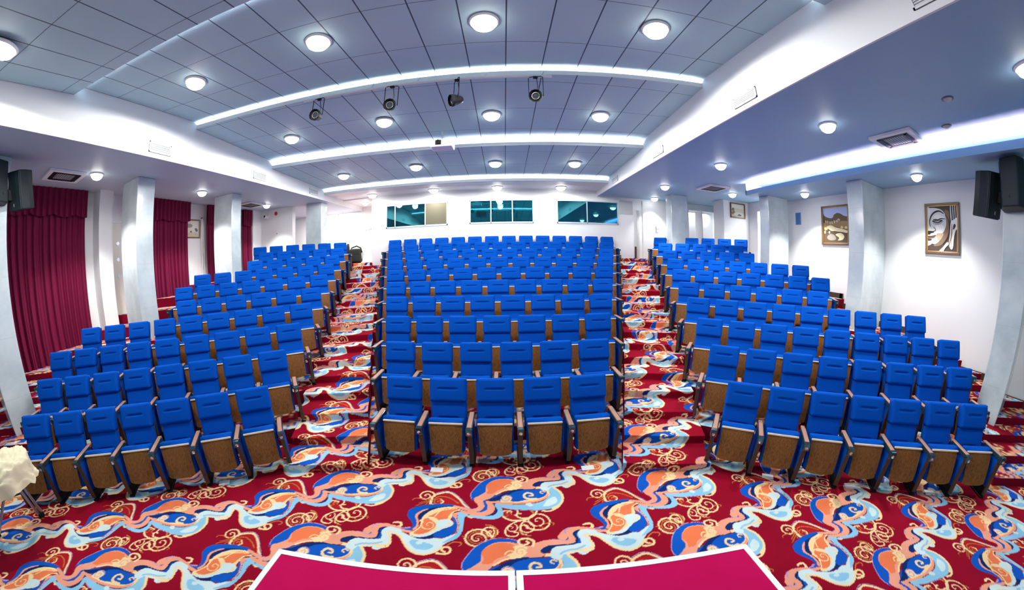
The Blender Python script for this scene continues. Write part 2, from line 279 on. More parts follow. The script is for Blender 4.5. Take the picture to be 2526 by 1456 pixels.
SHAPES = json.loads('''[["f","red",[[-0.386,0.756],[-0.384,0.84],[-0.329,0.875],[-0.279,0.852],[-0.226,0.746],[-0.171,0.638],[-0.24,0.678],[-0.31,0.698],[-0.361,0.691]]],["s","cream",0.027899999999999998,0.0186,[[-0.399,0.699],[-0.395,0.81],[-0.358,0.872],[-0.301,0.892],[-0.243,0.799],[-0.205,0.694],[-0.165,0.619]]],["s","lil",0.00744,0.0062,[[-0.386,0.868],[-0.327,0.916],[-0.272,0.881],[-0.218,0.76],[-0.176,0.657]]],["p","cream",[-0.434,0.819],0.085,0,1.6,1,0.019600000000000003],["s","gold",0.01116,0.0062,[[-0.406,0.767],[-0.452,0.774],[-0.497,0.766],[-0.507,0.73]]],["s","gold",0.01116,0.0062,[[-0.406,0.767],[-0.409,0.752],[-0.414,0.752],[-0.464,0.689]]],["s","gold",0.01116,0.0062,[[-0.406,0.767],[-0.404,0.726],[-0.406,0.725],[-0.425,0.675]]],["s","gold",0.01116,0.0062,[[-0.406,0.767],[-0.403,0.74],[-0.403,0.74],[-0.478,0.646]]],["s","cream",0.0186,0.0124,[[-0.403,0.74],[-0.393,0.687],[-0.351,0.686],[-0.327,0.729],[-0.344,0.768]]],["s","gold",0.00992,0.00744,[[-0.386,0.756],[-0.362,0.814],[-0.325,0.819],[-0.279,0.782],[-0.238,0.712]]],["p","gold",[-0.355,0.726],0.05,60,1.4,1,0.011200000000000002],["s","gold",0.0186,0.0124,[[0.159,0.62],[0.179,0.556],[0.151,0.496],[0.107,0.463]]],["s","cream",0.02108,0.0186,[[0.2,0.617],[0.187,0.543],[0.15,0.484],[0.115,0.462],[0.063,0.458],[0.021,0.501],[0.005,0.562],[0.021,0.606],[0.052,0.599]]],["p","cream",[0.056,0.58],0.075,90,1.2,-1,0.016800000000000002],["s","cream",0.0186,0.01736,[[0.155,0.496],[0.107,0.493],[0.086,0.53],[0.091,0.56],[0.109,0.56]]],["p","cream",[0.196,0.445],0.135,200,2.1,1,0.019040000000000005],["s","cream",0.01612,0.0124,[[0.133,0.473],[0.109,0.404],[0.099,0.335],[0.11,0.268],[0.13,0.256]]],["p","cream",[0.131,0.351],0.085,100,1.5,-1,0.015680000000000003],["s","cream",0.01612,0.0124,[[0.115,0.456],[0.072,0.429],[0.033,0.36],[0.024,0.293],[0.036,0.243],[0.077,0.237],[0.09,0.28],[0.07,0.292]]],["p","cream",[0.056,0.348],0.06,60,1.2,-1,0.011200000000000002],["s","gold",0.00992,0.0062,[[0.224,0.396],[0.263,0.415],[0.28,0.401],[0.274,0.379]]],["s","gold",0.00992,0.0062,[[0.193,0.375],[0.217,0.35],[0.224,0.315],[0.211,0.311]]],["s","gold",0.00992,0.0062,[[0.095,0.313],[0.13,0.245],[0.155,0.244]]],["f","red",[[0.016,0.562],[0.052,0.574],[0.086,0.499],[0.072,0.47],[0.029,0.507]]],["p","gold",[0.029,0.55],0.05,0,1.3,1,0.01008],["p","cream",[-0.116,0.202],0.13,10,2.0,1,0.02016],["p","gold",[-0.116,0.202],0.1,10,1.5,1,0.007840000000000001],["p","cream",[-0.049,0.286],0.085,200,1.5,-1,0.016800000000000002],["s","gold",0.01612,0.0124,[[-0.04,0.205],[-0.021,0.27],[-0.023,0.337],[-0.047,0.382],[-0.076,0.393]]],["s","cream",0.0124,0.00868,[[-0.044,0.216],[-0.033,0.281],[-0.038,0.337],[-0.063,0.359]]],["s","gold",0.00868,0.0062,[[-0.161,0.22],[-0.177,0.219],[-0.194,0.233]]],["s","gold",0.00868,0.0062,[[-0.135,0.288],[-0.146,0.31],[-0.145,0.332]]],["s","cream",0.031,0.0186,[[-0.538,0.3],[-0.524,0.321],[-0.527,0.363],[-0.548,0.37],[-0.567,0.36]]],["s","cream",0.0248,0.0186,[[-0.301,-0.006],[-0.278,-0.012],[-0.248,0.002],[-0.239,0.044],[-0.253,0.078],[-0.276,0.069],[-0.281,0.033],[-0.264,0.015]]],["s","gold",0.01116,0.00744,[[-0.262,0.092],[-0.233,0.143],[-0.201,0.147],[-0.19,0.121],[-0.203,0.099]]],["s","cream",0.0186,0.0124,[[-0.178,0.518],[-0.156,0.496],[-0.137,0.515],[-0.153,0.539]]],["s","cream",0.0217,0.0186,[[0.23,0.595],[0.274,0.591],[0.324,0.655],[0.355,0.758]]],["s","gold",0.01364,0.0124,[[0.226,0.602],[0.254,0.631],[0.302,0.671],[0.331,0.694]]],["s","lil",0.0186,0.0186,[[-0.675,0.282],[-0.628,0.326],[-0.569,0.299],[-0.515,0.288],[-0.473,0.307]]],["s","pink",0.0855,0.031,[[-0.689,0.206],[-0.66,0.275],[-0.621,0.285],[-0.574,0.268],[-0.511,0.26],[-0.458,0.248]]],["s","blue",0.0675,0.0186,[[-0.622,0.044],[-0.614,0.113],[-0.614,0.182],[-0.599,0.232],[-0.567,0.252],[-0.506,0.221]]],["s","pale",0.099,0.031,[[-0.604,0.017],[-0.585,0.055],[-0.582,0.133],[-0.586,0.201],[-0.565,0.235],[-0.514,0.219],[-0.486,0.202]]],["s","cream",0.0186,0.0186,[[-0.601,-0.004],[-0.566,0.012],[-0.549,0.043],[-0.56,0.117],[-0.574,0.181],[-0.558,0.219],[-0.525,0.205],[-0.49,0.135]]],["f","pale",[[-0.521,0.234],[-0.479,0.21],[-0.446,0.189],[-0.41,0.163],[-0.365,0.166],[-0.326,0.189],[-0.292,0.183],[-0.255,0.232],[-0.212,0.259],[-0.25,0.157],[-0.282,0.094],[-0.297,0.035],[-0.332,-0.013],[-0.377,-0.038],[-0.414,-0.02],[-0.448,0.024],[-0.477,0.094],[-0.5,0.16]]],["s","cream",0.0217,0.0186,[[-0.51,0.186],[-0.477,0.094],[-0.448,0.024],[-0.414,-0.02],[-0.377,-0.038],[-0.332,-0.013],[-0.297,0.035],[-0.284,0.078]]],["f","sky",[[-0.45,0.111],[-0.429,0.148],[-0.385,0.124],[-0.351,0.109],[-0.325,0.082],[-0.345,0.037],[-0.383,0.02],[-0.421,0.043]]],["f","pale",[[-0.418,0.118],[-0.395,0.133],[-0.383,0.103],[-0.406,0.088]]],["f","blue",[[-0.514,0.286],[-0.472,0.292],[-0.459,0.335],[-0.471,0.393],[-0.499,0.461],[-0.51,0.509],[-0.504,0.575],[-0.475,0.627],[-0.415,0.67],[-0.334,0.697],[-0.264,0.689],[-0.207,0.64],[-0.257,0.651],[-0.328,0.63],[-0.392,0.582],[-0.429,0.537],[-0.445,0.484],[-0.44,0.399],[-0.444,0.315],[-0.469,0.269]]],["f","navy",[[-0.446,0.484],[-0.439,0.546],[-0.408,0.603],[-0.356,0.639],[-0.285,0.661],[-0.238,0.646],[-0.29,0.608],[-0.36,0.58],[-0.401,0.529],[-0.422,0.476],[-0.429,0.419]]],["f","pink",[[-0.454,0.29],[-0.442,0.339],[-0.446,0.41],[-0.463,0.481],[-0.455,0.533],[-0.425,0.589],[-0.399,0.607],[-0.43,0.55],[-0.444,0.509],[-0.445,0.459],[-0.432,0.4],[-0.429,0.318],[-0.447,0.268]]],["f","cream",[[-0.463,0.224],[-0.439,0.275],[-0.421,0.343],[-0.423,0.426],[-0.412,0.509],[-0.379,0.586],[-0.329,0.636],[-0.257,0.656],[-0.205,0.619],[-0.252,0.577],[-0.261,0.511],[-0.267,0.443],[-0.277,0.424],[-0.307,0.373],[-0.327,0.301],[-0.363,0.233],[-0.409,0.191],[-0.447,0.191]]],["f","coral",[[-0.443,0.234],[-0.427,0.283],[-0.413,0.332],[-0.413,0.392],[-0.403,0.46],[-0.368,0.522],[-0.341,0.57],[-0.305,0.619],[-0.256,0.631],[-0.232,0.614],[-0.265,0.573],[-0.279,0.509],[-0.288,0.459],[-0.326,0.442],[-0.361,0.486],[-0.385,0.463],[-0.354,0.414],[-0.337,0.369],[-0.349,0.309],[-0.381,0.246],[-0.412,0.224]]],["s","cream",0.01364,0.0093,[[-0.353,0.499],[-0.333,0.577],[-0.299,0.607],[-0.255,0.625]]],["s","cream",0.0186,0.0124,[[-0.425,0.42],[-0.403,0.464],[-0.368,0.475],[-0.335,0.441],[-0.32,0.371],[-0.335,0.299]]],["p","cream",[-0.375,0.363],0.07,150,1.3,1,0.012320000000000001],["f","pale",[[-0.338,0.404],[-0.318,0.449],[-0.279,0.454],[-0.251,0.427],[-0.249,0.374],[-0.267,0.343],[-0.299,0.316],[-0.328,0.261],[-0.369,0.206],[-0.408,0.185],[-0.447,0.193],[-0.396,0.227],[-0.357,0.262],[-0.33,0.312]]],["s","cream",0.0124,0.0124,[[-0.289,0.352],[-0.272,0.36],[-0.264,0.396],[-0.276,0.412]]],["f","navy",[[-0.454,0.196],[-0.408,0.18],[-0.361,0.211],[-0.317,0.285],[-0.283,0.328],[-0.253,0.357],[-0.266,0.264],[-0.303,0.215],[-0.357,0.173],[-0.406,0.162]]],["f","blue",[[-0.339,0.248],[-0.302,0.304],[-0.263,0.344],[-0.244,0.416],[-0.259,0.487],[-0.25,0.549],[-0.209,0.603],[-0.236,0.538],[-0.239,0.476],[-0.227,0.394],[-0.226,0.314],[-0.246,0.244],[-0.278,0.202],[-0.326,0.195]]],["f","pink",[[-0.263,0.535],[-0.234,0.573],[-0.19,0.586],[-0.224,0.552],[-0.236,0.495],[-0.219,0.395],[-0.217,0.315],[-0.235,0.246],[-0.262,0.215],[-0.232,0.257],[-0.224,0.325],[-0.226,0.394],[-0.242,0.47]]],["f","sky",[[-0.228,0.539],[-0.207,0.563],[-0.154,0.563],[-0.183,0.524],[-0.194,0.481],[-0.194,0.433],[-0.193,0.317],[-0.211,0.21],[-0.25,0.152],[-0.288,0.12],[-0.256,0.188],[-0.226,0.252],[-0.215,0.326],[-0.217,0.395],[-0.231,0.477]]],["s","sky",0.0675,0.06300000000000001,[[-0.215,0.553],[-0.166,0.544],[-0.109,0.517],[-0.057,0.506],[-0.019,0.525],[-0.004,0.575],[-0.015,0.65],[-0.024,0.696],[0.003,0.709],[0.048,0.689]]],["s","navy",0.0248,0.0217,[[-0.171,0.544],[-0.118,0.539],[-0.066,0.539],[-0.036,0.556],[-0.024,0.612],[-0.038,0.676],[-0.038,0.722],[-0.016,0.735]]],["s","pink",0.07650000000000001,0.0675,[[-0.2,0.598],[-0.146,0.57],[-0.097,0.56],[-0.063,0.593],[-0.053,0.656],[-0.068,0.728],[-0.052,0.762],[-0.007,0.755],[0.067,0.744]]],["s","navy",0.0124,0.0186,[[-0.238,0.633],[-0.182,0.599],[-0.137,0.586],[-0.103,0.604],[-0.084,0.649],[-0.092,0.721],[-0.103,0.76],[-0.089,0.788]]],["s","blue",0.031,0.054,[[-0.116,0.594],[-0.09,0.623],[-0.085,0.688],[-0.098,0.747],[-0.087,0.788],[-0.048,0.802],[-0.007,0.851]]],["s","pink",0.031,0.0855,[[-0.258,0.664],[-0.202,0.632],[-0.156,0.607],[-0.125,0.622],[-0.109,0.674],[-0.121,0.753],[-0.125,0.807],[-0.1,0.849]]],["s","lil",0.00744,0.00744,[[-0.204,0.668],[-0.166,0.63],[-0.135,0.64]]],["f","blue",[[-0.165,0.771],[-0.176,0.853],[-0.163,0.946],[-0.133,1.059],[-0.091,1.142],[-0.029,1.199],[0.032,1.199],[0.103,1.156],[0.032,1.158],[-0.023,1.138],[-0.07,1.076],[-0.088,1.008],[-0.092,0.92],[-0.128,0.841],[-0.152,0.806]]],["s","lil",0.00868,0.0062,[[-0.169,0.805],[-0.176,0.874],[-0.161,0.961],[-0.131,1.067],[-0.088,1.153],[-0.029,1.206],[0.042,1.205],[0.093,1.167]]],["f","pink",[[-0.135,0.719],[-0.155,0.799],[-0.128,0.848],[-0.092,0.92],[-0.091,1.015],[-0.07,1.091],[-0.024,1.152],[0.052,1.157],[0.112,1.112],[0.157,1.102],[0.211,1.09],[0.207,0.983],[0.152,0.957],[0.08,0.966],[0.012,0.933],[-0.031,0.872],[-0.067,0.795],[-0.098,0.767]]],["f","coral",[[-0.083,0.892],[-0.077,0.949],[-0.09,1.023],[-0.067,1.087],[-0.023,1.142],[0.042,1.145],[0.072,1.098],[0.076,1.037],[0.031,0.994],[-0.017,0.95],[-0.045,0.893]]],["s","cream",0.0186,0.0186,[[-0.031,0.872],[0.012,0.933],[0.05,0.957],[0.104,0.965]]],["f","cream",[[0.031,0.991],[0.071,1.045],[0.062,1.098],[0.102,1.112],[0.13,1.05],[0.114,0.991],[0.08,0.97]]],["p","cream",[0.098,1.036],0.07,0,1.4,1,0.016800000000000002],["p","pink",[0.098,1.036],0.05,0,1.2,1,0.007840000000000001],["p","cream",[0.051,1.001],0.05,180,1.2,-1,0.013440000000000002],["f","navy",[[-0.087,0.781],[-0.048,0.809],[-0.016,0.851],[0.031,0.921],[0.099,0.965],[0.162,0.962],[0.206,0.964],[0.126,0.904],[0.049,0.836],[-0.016,0.769],[-0.061,0.761]]],["f","blue",[[-0.016,0.775],[0.021,0.823],[0.069,0.906],[0.128,0.947],[0.205,0.953],[0.254,0.96],[0.269,0.893],[0.257,0.838],[0.217,0.8],[0.161,0.788],[0.099,0.753],[0.03,0.748]]],["f","cream",[[-0.002,0.775],[0.012,0.837],[0.04,0.85],[0.063,0.815],[0.058,0.761],[0.099,0.753],[0.146,0.778],[0.208,0.794],[0.252,0.831],[0.27,0.893],[0.254,0.96],[0.206,0.971],[0.252,1.011],[0.282,0.942],[0.287,0.863],[0.264,0.803],[0.21,0.753],[0.145,0.722],[0.076,0.714],[0.012,0.729]]],["f","pink",[[-0.025,0.729],[0.03,0.739],[0.099,0.737],[0.169,0.756],[0.216,0.78],[0.256,0.824],[0.278,0.878],[0.269,0.809],[0.215,0.746],[0.145,0.718],[0.076,0.708],[0.012,0.709]]],["p","lil",[0.03,0.802],0.06,0,1.5,1,0.011200000000000002],["s","cream",0.031,0.0186,[[0.198,0.795],[0.152,0.798],[0.134,0.847],[0.15,0.895],[0.178,0.886],[0.186,0.851],[0.167,0.845]]],["s","cream",0.0155,0.0124,[[0.261,0.908],[0.242,0.924],[0.231,0.897],[0.245,0.881]]],["s","cream",0.0124,0.00992,[[0.254,0.96],[0.231,0.991],[0.215,1.0],[0.22,0.97]]],["f","sky",[[-0.024,0.692],[0.012,0.705],[0.098,0.7],[0.167,0.712],[0.228,0.742],[0.27,0.806],[0.289,0.891],[0.269,1.01],[0.308,1.036],[0.318,0.968],[0.347,0.884],[0.352,0.772],[0.332,0.691],[0.287,0.631],[0.231,0.61],[0.164,0.616],[0.097,0.623],[0.039,0.64],[-0.006,0.67]]],["f","pale",[[0.267,0.768],[0.312,0.818],[0.32,0.735],[0.28,0.674],[0.238,0.665],[0.25,0.716]]],["f","pale",[[0.14,0.711],[0.168,0.723],[0.18,0.683],[0.157,0.671]]],["s","cream",0.031,0.0248,[[0.258,1.026],[0.307,1.021],[0.323,0.967],[0.352,0.884],[0.355,0.771],[0.333,0.687],[0.287,0.627]]],["s","lil",0.0062,0.0062,[[-0.011,0.67],[0.039,0.637],[0.101,0.616],[0.164,0.609],[0.23,0.604]]],["s","lil",0.0186,0.0186,[[0.157,1.109],[0.214,1.16],[0.276,1.171],[0.331,1.157],[0.345,1.212],[0.329,1.271],[0.348,1.319],[0.4,1.313],[0.461,1.28]]],["s","pink",0.09000000000000001,0.07650000000000001,[[0.15,1.049],[0.192,1.107],[0.248,1.134],[0.308,1.116],[0.351,1.116],[0.365,1.169],[0.355,1.235],[0.358,1.281],[0.399,1.297],[0.465,1.271]]],["s","navy",0.06300000000000001,0.054,[[0.209,1.037],[0.24,1.073],[0.29,1.076],[0.346,1.081],[0.381,1.112],[0.389,1.182],[0.381,1.24],[0.402,1.266]]],["s","blue",0.027899999999999998,0.0248,[[0.32,1.073],[0.36,1.076],[0.387,1.119],[0.393,1.182],[0.386,1.235]]],["s","pale",0.108,0.081,[[0.265,0.981],[0.278,1.032],[0.328,1.041],[0.384,1.057],[0.419,1.084],[0.424,1.162],[0.413,1.22],[0.426,1.251],[0.472,1.236]]],["s","cream",0.0248,0.0186,[[0.311,1.013],[0.377,1.028],[0.438,1.042],[0.454,1.078],[0.44,1.168],[0.425,1.21],[0.445,1.224],[0.492,1.176]]],["s","sky",0.0217,0.0186,[[0.285,0.993],[0.317,1.027],[0.373,1.044],[0.411,1.077]]],["s","cream",0.0248,0.0186,[[0.157,1.106],[0.164,1.164],[0.134,1.202],[0.096,1.191],[0.09,1.144],[0.112,1.119],[0.138,1.142],[0.128,1.166]]]]''')
TILE = draw([(q[0], q[1], np.array(q[2]), *q[3:]) if q[0] in 'fp' else (q[0], q[1], q[2], q[3], np.array(q[4])) for q in SHAPES])
AX = [-11.08, -9.25, -7.42, -5.59, -3.76, -1.93, -.09, 1.72, 3.34, 4.89, 6.4, 7.9, 9.4]
def design(X, Y):
    u = np.interp(X, AX, np.arange(-6, 7)); v = (Y - (-.037 * X * X - .019 * X + 1.845)) / .97
    a = u * CW - .5; b = v * CH - .5
    a0 = np.floor(a).astype(int); b0 = np.floor(b).astype(int); fa = (a - a0)[..., None]; fb = (b - b0)[..., None]
    g = lambda i, j: TILE[j % CH, i % CW]
    return (g(a0, b0) * (1 - fa) + g(a0 + 1, b0) * fa) * (1 - fb) + (g(a0, b0 + 1) * (1 - fa) + g(a0 + 1, b0 + 1) * fa) * fb
def carpet_grid(name, P, D=None, parent=None):
    """P: (n,m,3) grid of points; D: (n,m) distance used for the design's length-wise coordinate."""
    n, m = P.shape[:2]; V = P.reshape(-1, 3)
    c = design(P[..., 0], P[..., 1] if D is None else D).reshape(-1, 3)
    i = np.arange(n * m).reshape(n, m)
    F = np.stack([i[:-1, :-1], i[1:, :-1], i[1:, 1:], i[:-1, 1:]], -1).reshape(-1, 4)
    return carpet_mesh(name, V, F, c, parent)
def carpet_mesh(name, V, F, c, parent=None):
    me = bpy.data.meshes.new(name); me.vertices.add(len(V)); me.vertices.foreach_set('co', V.astype(np.float32).ravel())
    me.loops.add(F.size); me.loops.foreach_set('vertex_index', F.astype(np.int32).ravel())
    me.polygons.add(len(F)); me.polygons.foreach_set('loop_start', np.arange(0, F.size, 4, dtype=np.int32))
    me.update(calc_edges=True); me.validate()
    at = me.attributes.new('design', 'FLOAT_COLOR', 'POINT'); at.data.foreach_set('color', np.concatenate([c, np.ones((len(c), 1))], 1).astype(np.float32).ravel())
    me.materials.append(M['carpet']); o = bpy.data.objects.new(name, me); COLL.objects.link(o)
    if parent: o.parent = parent
    return o
def lin(a, b, s): return np.linspace(a, b, max(2, int(abs(b - a) / s) + 1))
gx = np.concatenate([lin(-10, -6.8, .04)[:-1], lin(-6.8, 7.6, .0095), lin(7.6, 9.3, .04)[1:]])
gy = np.concatenate([lin(-3, -1.3, .05)[:-1], lin(-1.3, 3.3, .0095), lin(3.3, 4.2, .03)[1:]])
X, Y = np.meshgrid(gx, gy); struct(carpet_grid('floor', np.stack([X, Y, np.zeros_like(X)], -1)))

# ------------------------------------------------------------------ tiers
DZ = .2344; ZR = lambda r: (r - 1) * DZ
PL, PR = R(39.63), R(40.31)
LST = [[-3.214, 2.882], [-3.487, 3.726], [-3.747, 4.556], [-3.99, 5.336], [-4.24, 6.113], [-4.532, 6.928], [-4.811, 7.75], [-5.023, 8.463], [-5.269, 9.223], [-5.731, 10.29]]
RST = [[2.881, 2.87], [3.13, 3.699], [3.387, 4.505], [3.678, 5.33], [3.899, 6.063], [4.189, 6.883], [4.54, 7.799], [4.827, 8.612], [5.035, 9.33], [5.39, 10.369]]
uL, nL = (-math.cos(PL), -math.sin(PL)), (-math.sin(PL), math.cos(PL))
uR, nR = (math.cos(PR), -math.sin(PR)), (math.sin(PR), math.cos(PR))
dot = lambda a, b: a[0] * b[0] + a[1] * b[1]
# aisle centre lines: (start, axis); the tread runs across the axis
AIS = {'L': ((-2.21, 2.80), (-.324, .946)), 'R': ((1.85, 2.78), (.317, .9484))}
HALF = .55
def clip(poly, a, b, c):        # keep a*x+b*y <= c
    out = []
    for i in range(len(poly)):
        p, q = poly[i], poly[(i + 1) % len(poly)]; dp = a * p[0] + b * p[1] - c; dq = a * q[0] + b * q[1] - c
        if dp <= 0: out.append(p)
        if dp * dq < 0: s = dp / (dp - dq); out.append((p[0] + s * (q[0] - p[0]), p[1] + s * (q[1] - p[1])))
    return out
def aisle_line(side, off):      # line (a,b,c): a*x+b*y=c, a points to +x
    (sx_, sy_), (ax, ay) = AIS[side]; a, b = ay, -ax
    return a, b, a * sx_ + b * sy_ + off
XLW, XRW, XRW2, YB, YREC = -9.68, 8.36, 9.2, 11.4, 13.3
def tier(name, poly, z, dirs, res=.05):
    """solid tier: carpeted top sampled in strips along `dirs` (u,n), with plain sides."""
    if len(poly) < 3: return
    u, n = dirs; N = [dot(p, n) for p in poly]; n0, n1 = min(N) + 1e-4, max(N) - 1e-4
    rows_ = lin(n0, n1, res); m = 0; ends = []
    for nv in rows_:
        us = []
        for i in range(len(poly)):
            p, q = poly[i], poly[(i + 1) % len(poly)]; a, b = dot(p, n) - nv, dot(q, n) - nv
            if a * b <= 0 and a != b: s = a / (a - b); us.append(dot(p, u) + s * (dot(q, u) - dot(p, u)))
        ends.append((min(us), max(us))); m = max(m, max(us) - min(us))
    cnt = max(2, int(m / res) + 1); P = np.zeros((len(rows_) + 1, cnt, 3)); D = np.zeros((len(rows_) + 1, cnt))
    for i, (nv, (a, b)) in enumerate(zip(rows_, ends)):
        uu = np.linspace(a, b, cnt); P[i + 1, :, 0] = uu * u[0] + nv * n[0]; P[i + 1, :, 1] = uu * u[1] + nv * n[1]; P[i + 1, :, 2] = z
        D[i + 1] = P[i + 1, :, 1] + z
    P[0] = P[1]; P[0, :, 2] = max(0, z - .6); D[0] = D[1] - .24      # front riser
    o = struct(carpet_grid(name, P, D))
    # side skirts
    mb = MB(); mb.prism([(p[0], p[1]) for p in poly], 0, z - .004, 'carpet_side', top=False); k = mb.build('tier_side', o); return o
M['carpet_side'] = mat('carpet edge', (.20, .002, .02), .95, spec=.1)
CNT_ = [7, 8, 9, 9, 6, 7, 7, 5, 5, 6]
room = [(XLW, -3), (XRW, -3), (XRW, 7.2), (XRW2, 7.2), (XRW2, YB), (XLW, YB)]
for r in range(2, 11):
    # centre
    y0 = 3.698 + (r - 2) * .8286 + .13; y1 = y0 + .8286 if r < 10 else YB
    poly = [(-8, y0), (8, y0), (8, y1), (-8, y1)]
    a, b, c = aisle_line('R', -HALF - .005); poly = clip(poly, a, b, c)
    a, b, c = aisle_line('L', HALF + .005); poly = clip(poly, -a, -b, -c)
    tier('floor_tier', poly, ZR(r), ((1, 0), (0, 1)))
    for S_, st, u, n in (('L', LST, uL, nL), ('R', RST, uR, nR)):
        nr = dot(st[r - 1], n); n0 = nr - .62; n1 = (dot(st[r], n) - .62) if r < 10 else nr + .35
        big = 30; poly = [(u[0] * i + n[0] * j, u[1] * i + n[1] * j) for i, j in ((-big, n0), (big, n0), (big, n1), (-big, n1))]
        if S_ == 'L':
            a, b, c = aisle_line('L', -HALF - .005); poly = clip(poly, a, b, c); poly = clip(poly, -1, 0, -XLW); poly = clip(poly, 0, 1, 11.35)
        else:
            a, b, c = aisle_line('R', HALF + .005); poly = clip(poly, -a, -b, -c); poly = clip(poly, 1, 0, XRW if r < 10 else XRW2); poly = clip(poly, 0, 1, YB)
        poly = clip(poly, 0, -1, 2.5)
        tier('floor_tier', poly, ZR(r), (u, n))
        if r <= 5:      # half-height step at the wall end of each row
            ue = dot(st[r - 1], u) + (CNT_[r - 1] - .2) * .58; ue = max(ue, dot(st[r - 2], u) + (CNT_[r - 2] - .2) * .58)
            poly = [(u[0] * i + n[0] * j, u[1] * i + n[1] * j) for i, j in ((ue, n0 - .38), (20, n0 - .38), (20, n0 - .002), (ue, n0 - .002))]
            poly = clip(poly, -1, 0, -XLW) if S_ == 'L' else clip(poly, 1, 0, XRW); poly = clip(poly, 0, -1, 2.5)
            tier('floor_step', poly, ZR(r) - DZ / 2, (u, n), .03)
# aisle stairs
NST = 20; RISE = .1172
for S_, ds in (('L', .4745), ('R', .4625)):
    (sx_, sy_), (ax, ay) = AIS[S_]; px_, py_ = ay, -ax
    prof = [(0.0, 0.0)]; 
    for k in range(1, NST + 1):
        s0 = (k - 1) * ds
        for zz in lin((k - 1) * RISE, k * RISE, .012)[1:]: prof.append((s0, zz))
        s1 = k * ds if k < NST else k * ds + .9
        for q in lin(s0, s1, .012 if k < 6 else .02)[1:]: prof.append((q, k * RISE))
    prof = np.array(prof); w = lin(-HALF, HALF, .012)
    W_, S2 = np.meshgrid(w, prof[:, 0]); Z_ = np.repeat(prof[:, 1:2], len(w), 1)
    # soften each nosing a little so that the carpet folds over it
    P = np.stack([sx_ + ax * S2 + px_ * W_, sy_ + ay * S2 + py_ * W_, Z_], -1)
    o = struct(carpet_grid('floor_stairs', P, P[..., 1] + Z_))
    for sd in (-1, 1):
        pl = [(0, 0)]
        for k in range(1, NST + 1): pl += [((k - 1) * ds, k * RISE), (k * ds, k * RISE)]
        pl[-1] = (NST * ds + .9, NST * RISE); pl.append((NST * ds + .9, 0))
        # strings as stacked quads
        mb = MB()
        for k in range(1, NST + 1):
            a0, a1 = (k - 1) * ds, k * ds if k < NST else NST * ds + .9
            mb.add([(sx_ + ax * q + px_ * sd * HALF, sy_ + ay * q + py_ * sd * HALF, zz) for q, zz in ((a0, 0), (a1, 0), (a1, k * RISE), (a0, k * RISE))], [(0, 1, 2, 3)], 'carpet_side')
        mb.build('stair_string', o)
# rear landing
ZL = NST * RISE
mb = MB(); mb.box(-10.6, -4.95, 11.36, YREC, 0, ZL - .004, 'carpet_side'); struct(mb.build('floor_landing'))
mb = MB(); mb.box(4.6, XRW2, 10.95, YB + 1.2, 0, ZL - .06, 'carpet_side'); struct(mb.build('floor_landing'))

# ------------------------------------------------------------------ room shell
def shell(name, fn):
    mb = MB(); fn(mb); return struct(mb.build(name))
H = 4.61; XBL, XBR = -6.23, 3.35; XS = 6.70; HS = 4.27
shell('wall_left', lambda b: b.box(XLW - .2, XLW, -3, 10.3, 0, 4.9, 'wall'))
shell('wall_right', lambda b: (b.box(XRW, XRW + .2, -3, 7.2, 0, 4.9, 'wall'), b.box(XRW + .2, XRW2 + .2, 7.0, 7.2, 0, 4.9, 'wall'), b.box(XRW2, XRW2 + .2, 7.2, 8.45, 0, 4.9, 'wall'), b.box(XRW2, XRW2 + .2, 9.25, 9.9, 0, 4.9, 'wall'), b.box(XRW2, XRW2 + .2, 8.45, 9.25, 4.25, 4.9, 'wall')))
shell('wall_rear_left', lambda b: b.box(-9.9, -7.78, 10.1, 10.3, 0, 4.9, 'wall'))
shell('wall_rear', lambda b: (b.box(-10.4, -4.9, YREC, YREC + .2, 0, 5.4, 'wall')))
shell('wall_booth', lambda b: (*[b.box(x0, x1, YB, YB + .2, z0, z1, 'wall') for x0, x1, z0, z1 in ((-4.95, 4.78, 0, 3.57), (-4.95, 4.78, 4.41, 5.4), (-4.95, -4.34, 3.57, 4.41), (-2.02, -1.21, 3.57, 4.41), (1.01, 1.86, 3.57, 4.41), (4.15, 4.78, 3.57, 4.41))], b.box(-4.95, -4.75, YB + .2, YREC, 0, 5.4, 'wall')))
shell('wall_rear_right', lambda b: (b.box(4.78, 7.30, YB, YB + .2, 0, 4.9, 'wall'), b.box(7.30, 8.7, YB, YB + .2, 4.35, 4.9, 'wall'), b.box(8.7, 9.4, YB, YB + .2, 0, 4.9, 'wall')))
shell('wall_nook', lambda b: b.box(7.87, XRW2, 9.75, 10.4, 0, 4.9, 'wall'))
# passages seen bright through the openings
shell('wall_passage', lambda b: (b.box(6.9, 9.6, 12.2, 12.4, 0, 4.9, 'white'), b.box(6.8, 7.0, YB + .2, 12.4, 0, 4.9, 'white'), b.box(9.4, 9.6, YB + .2, 12.4, 0, 4.9, 'white'), b.box(9.4, 10.6, 7.3, 7.45, 0, 4.9, 'white'), b.box(9.4, 10.6, 9.9, 10.1, 0, 4.9, 'white'), b.box(10.4, 10.6, 7.4, 10.4, 0, 4.9, 'white')))
shell('floor_passage', lambda b: (b.box(7.0, 9.4, YB + .2, 13.0, 0, 2.4, 'white'), b.box(XRW2, 10.4, 7.4, 10.4, 0, 2.0, 'white')))
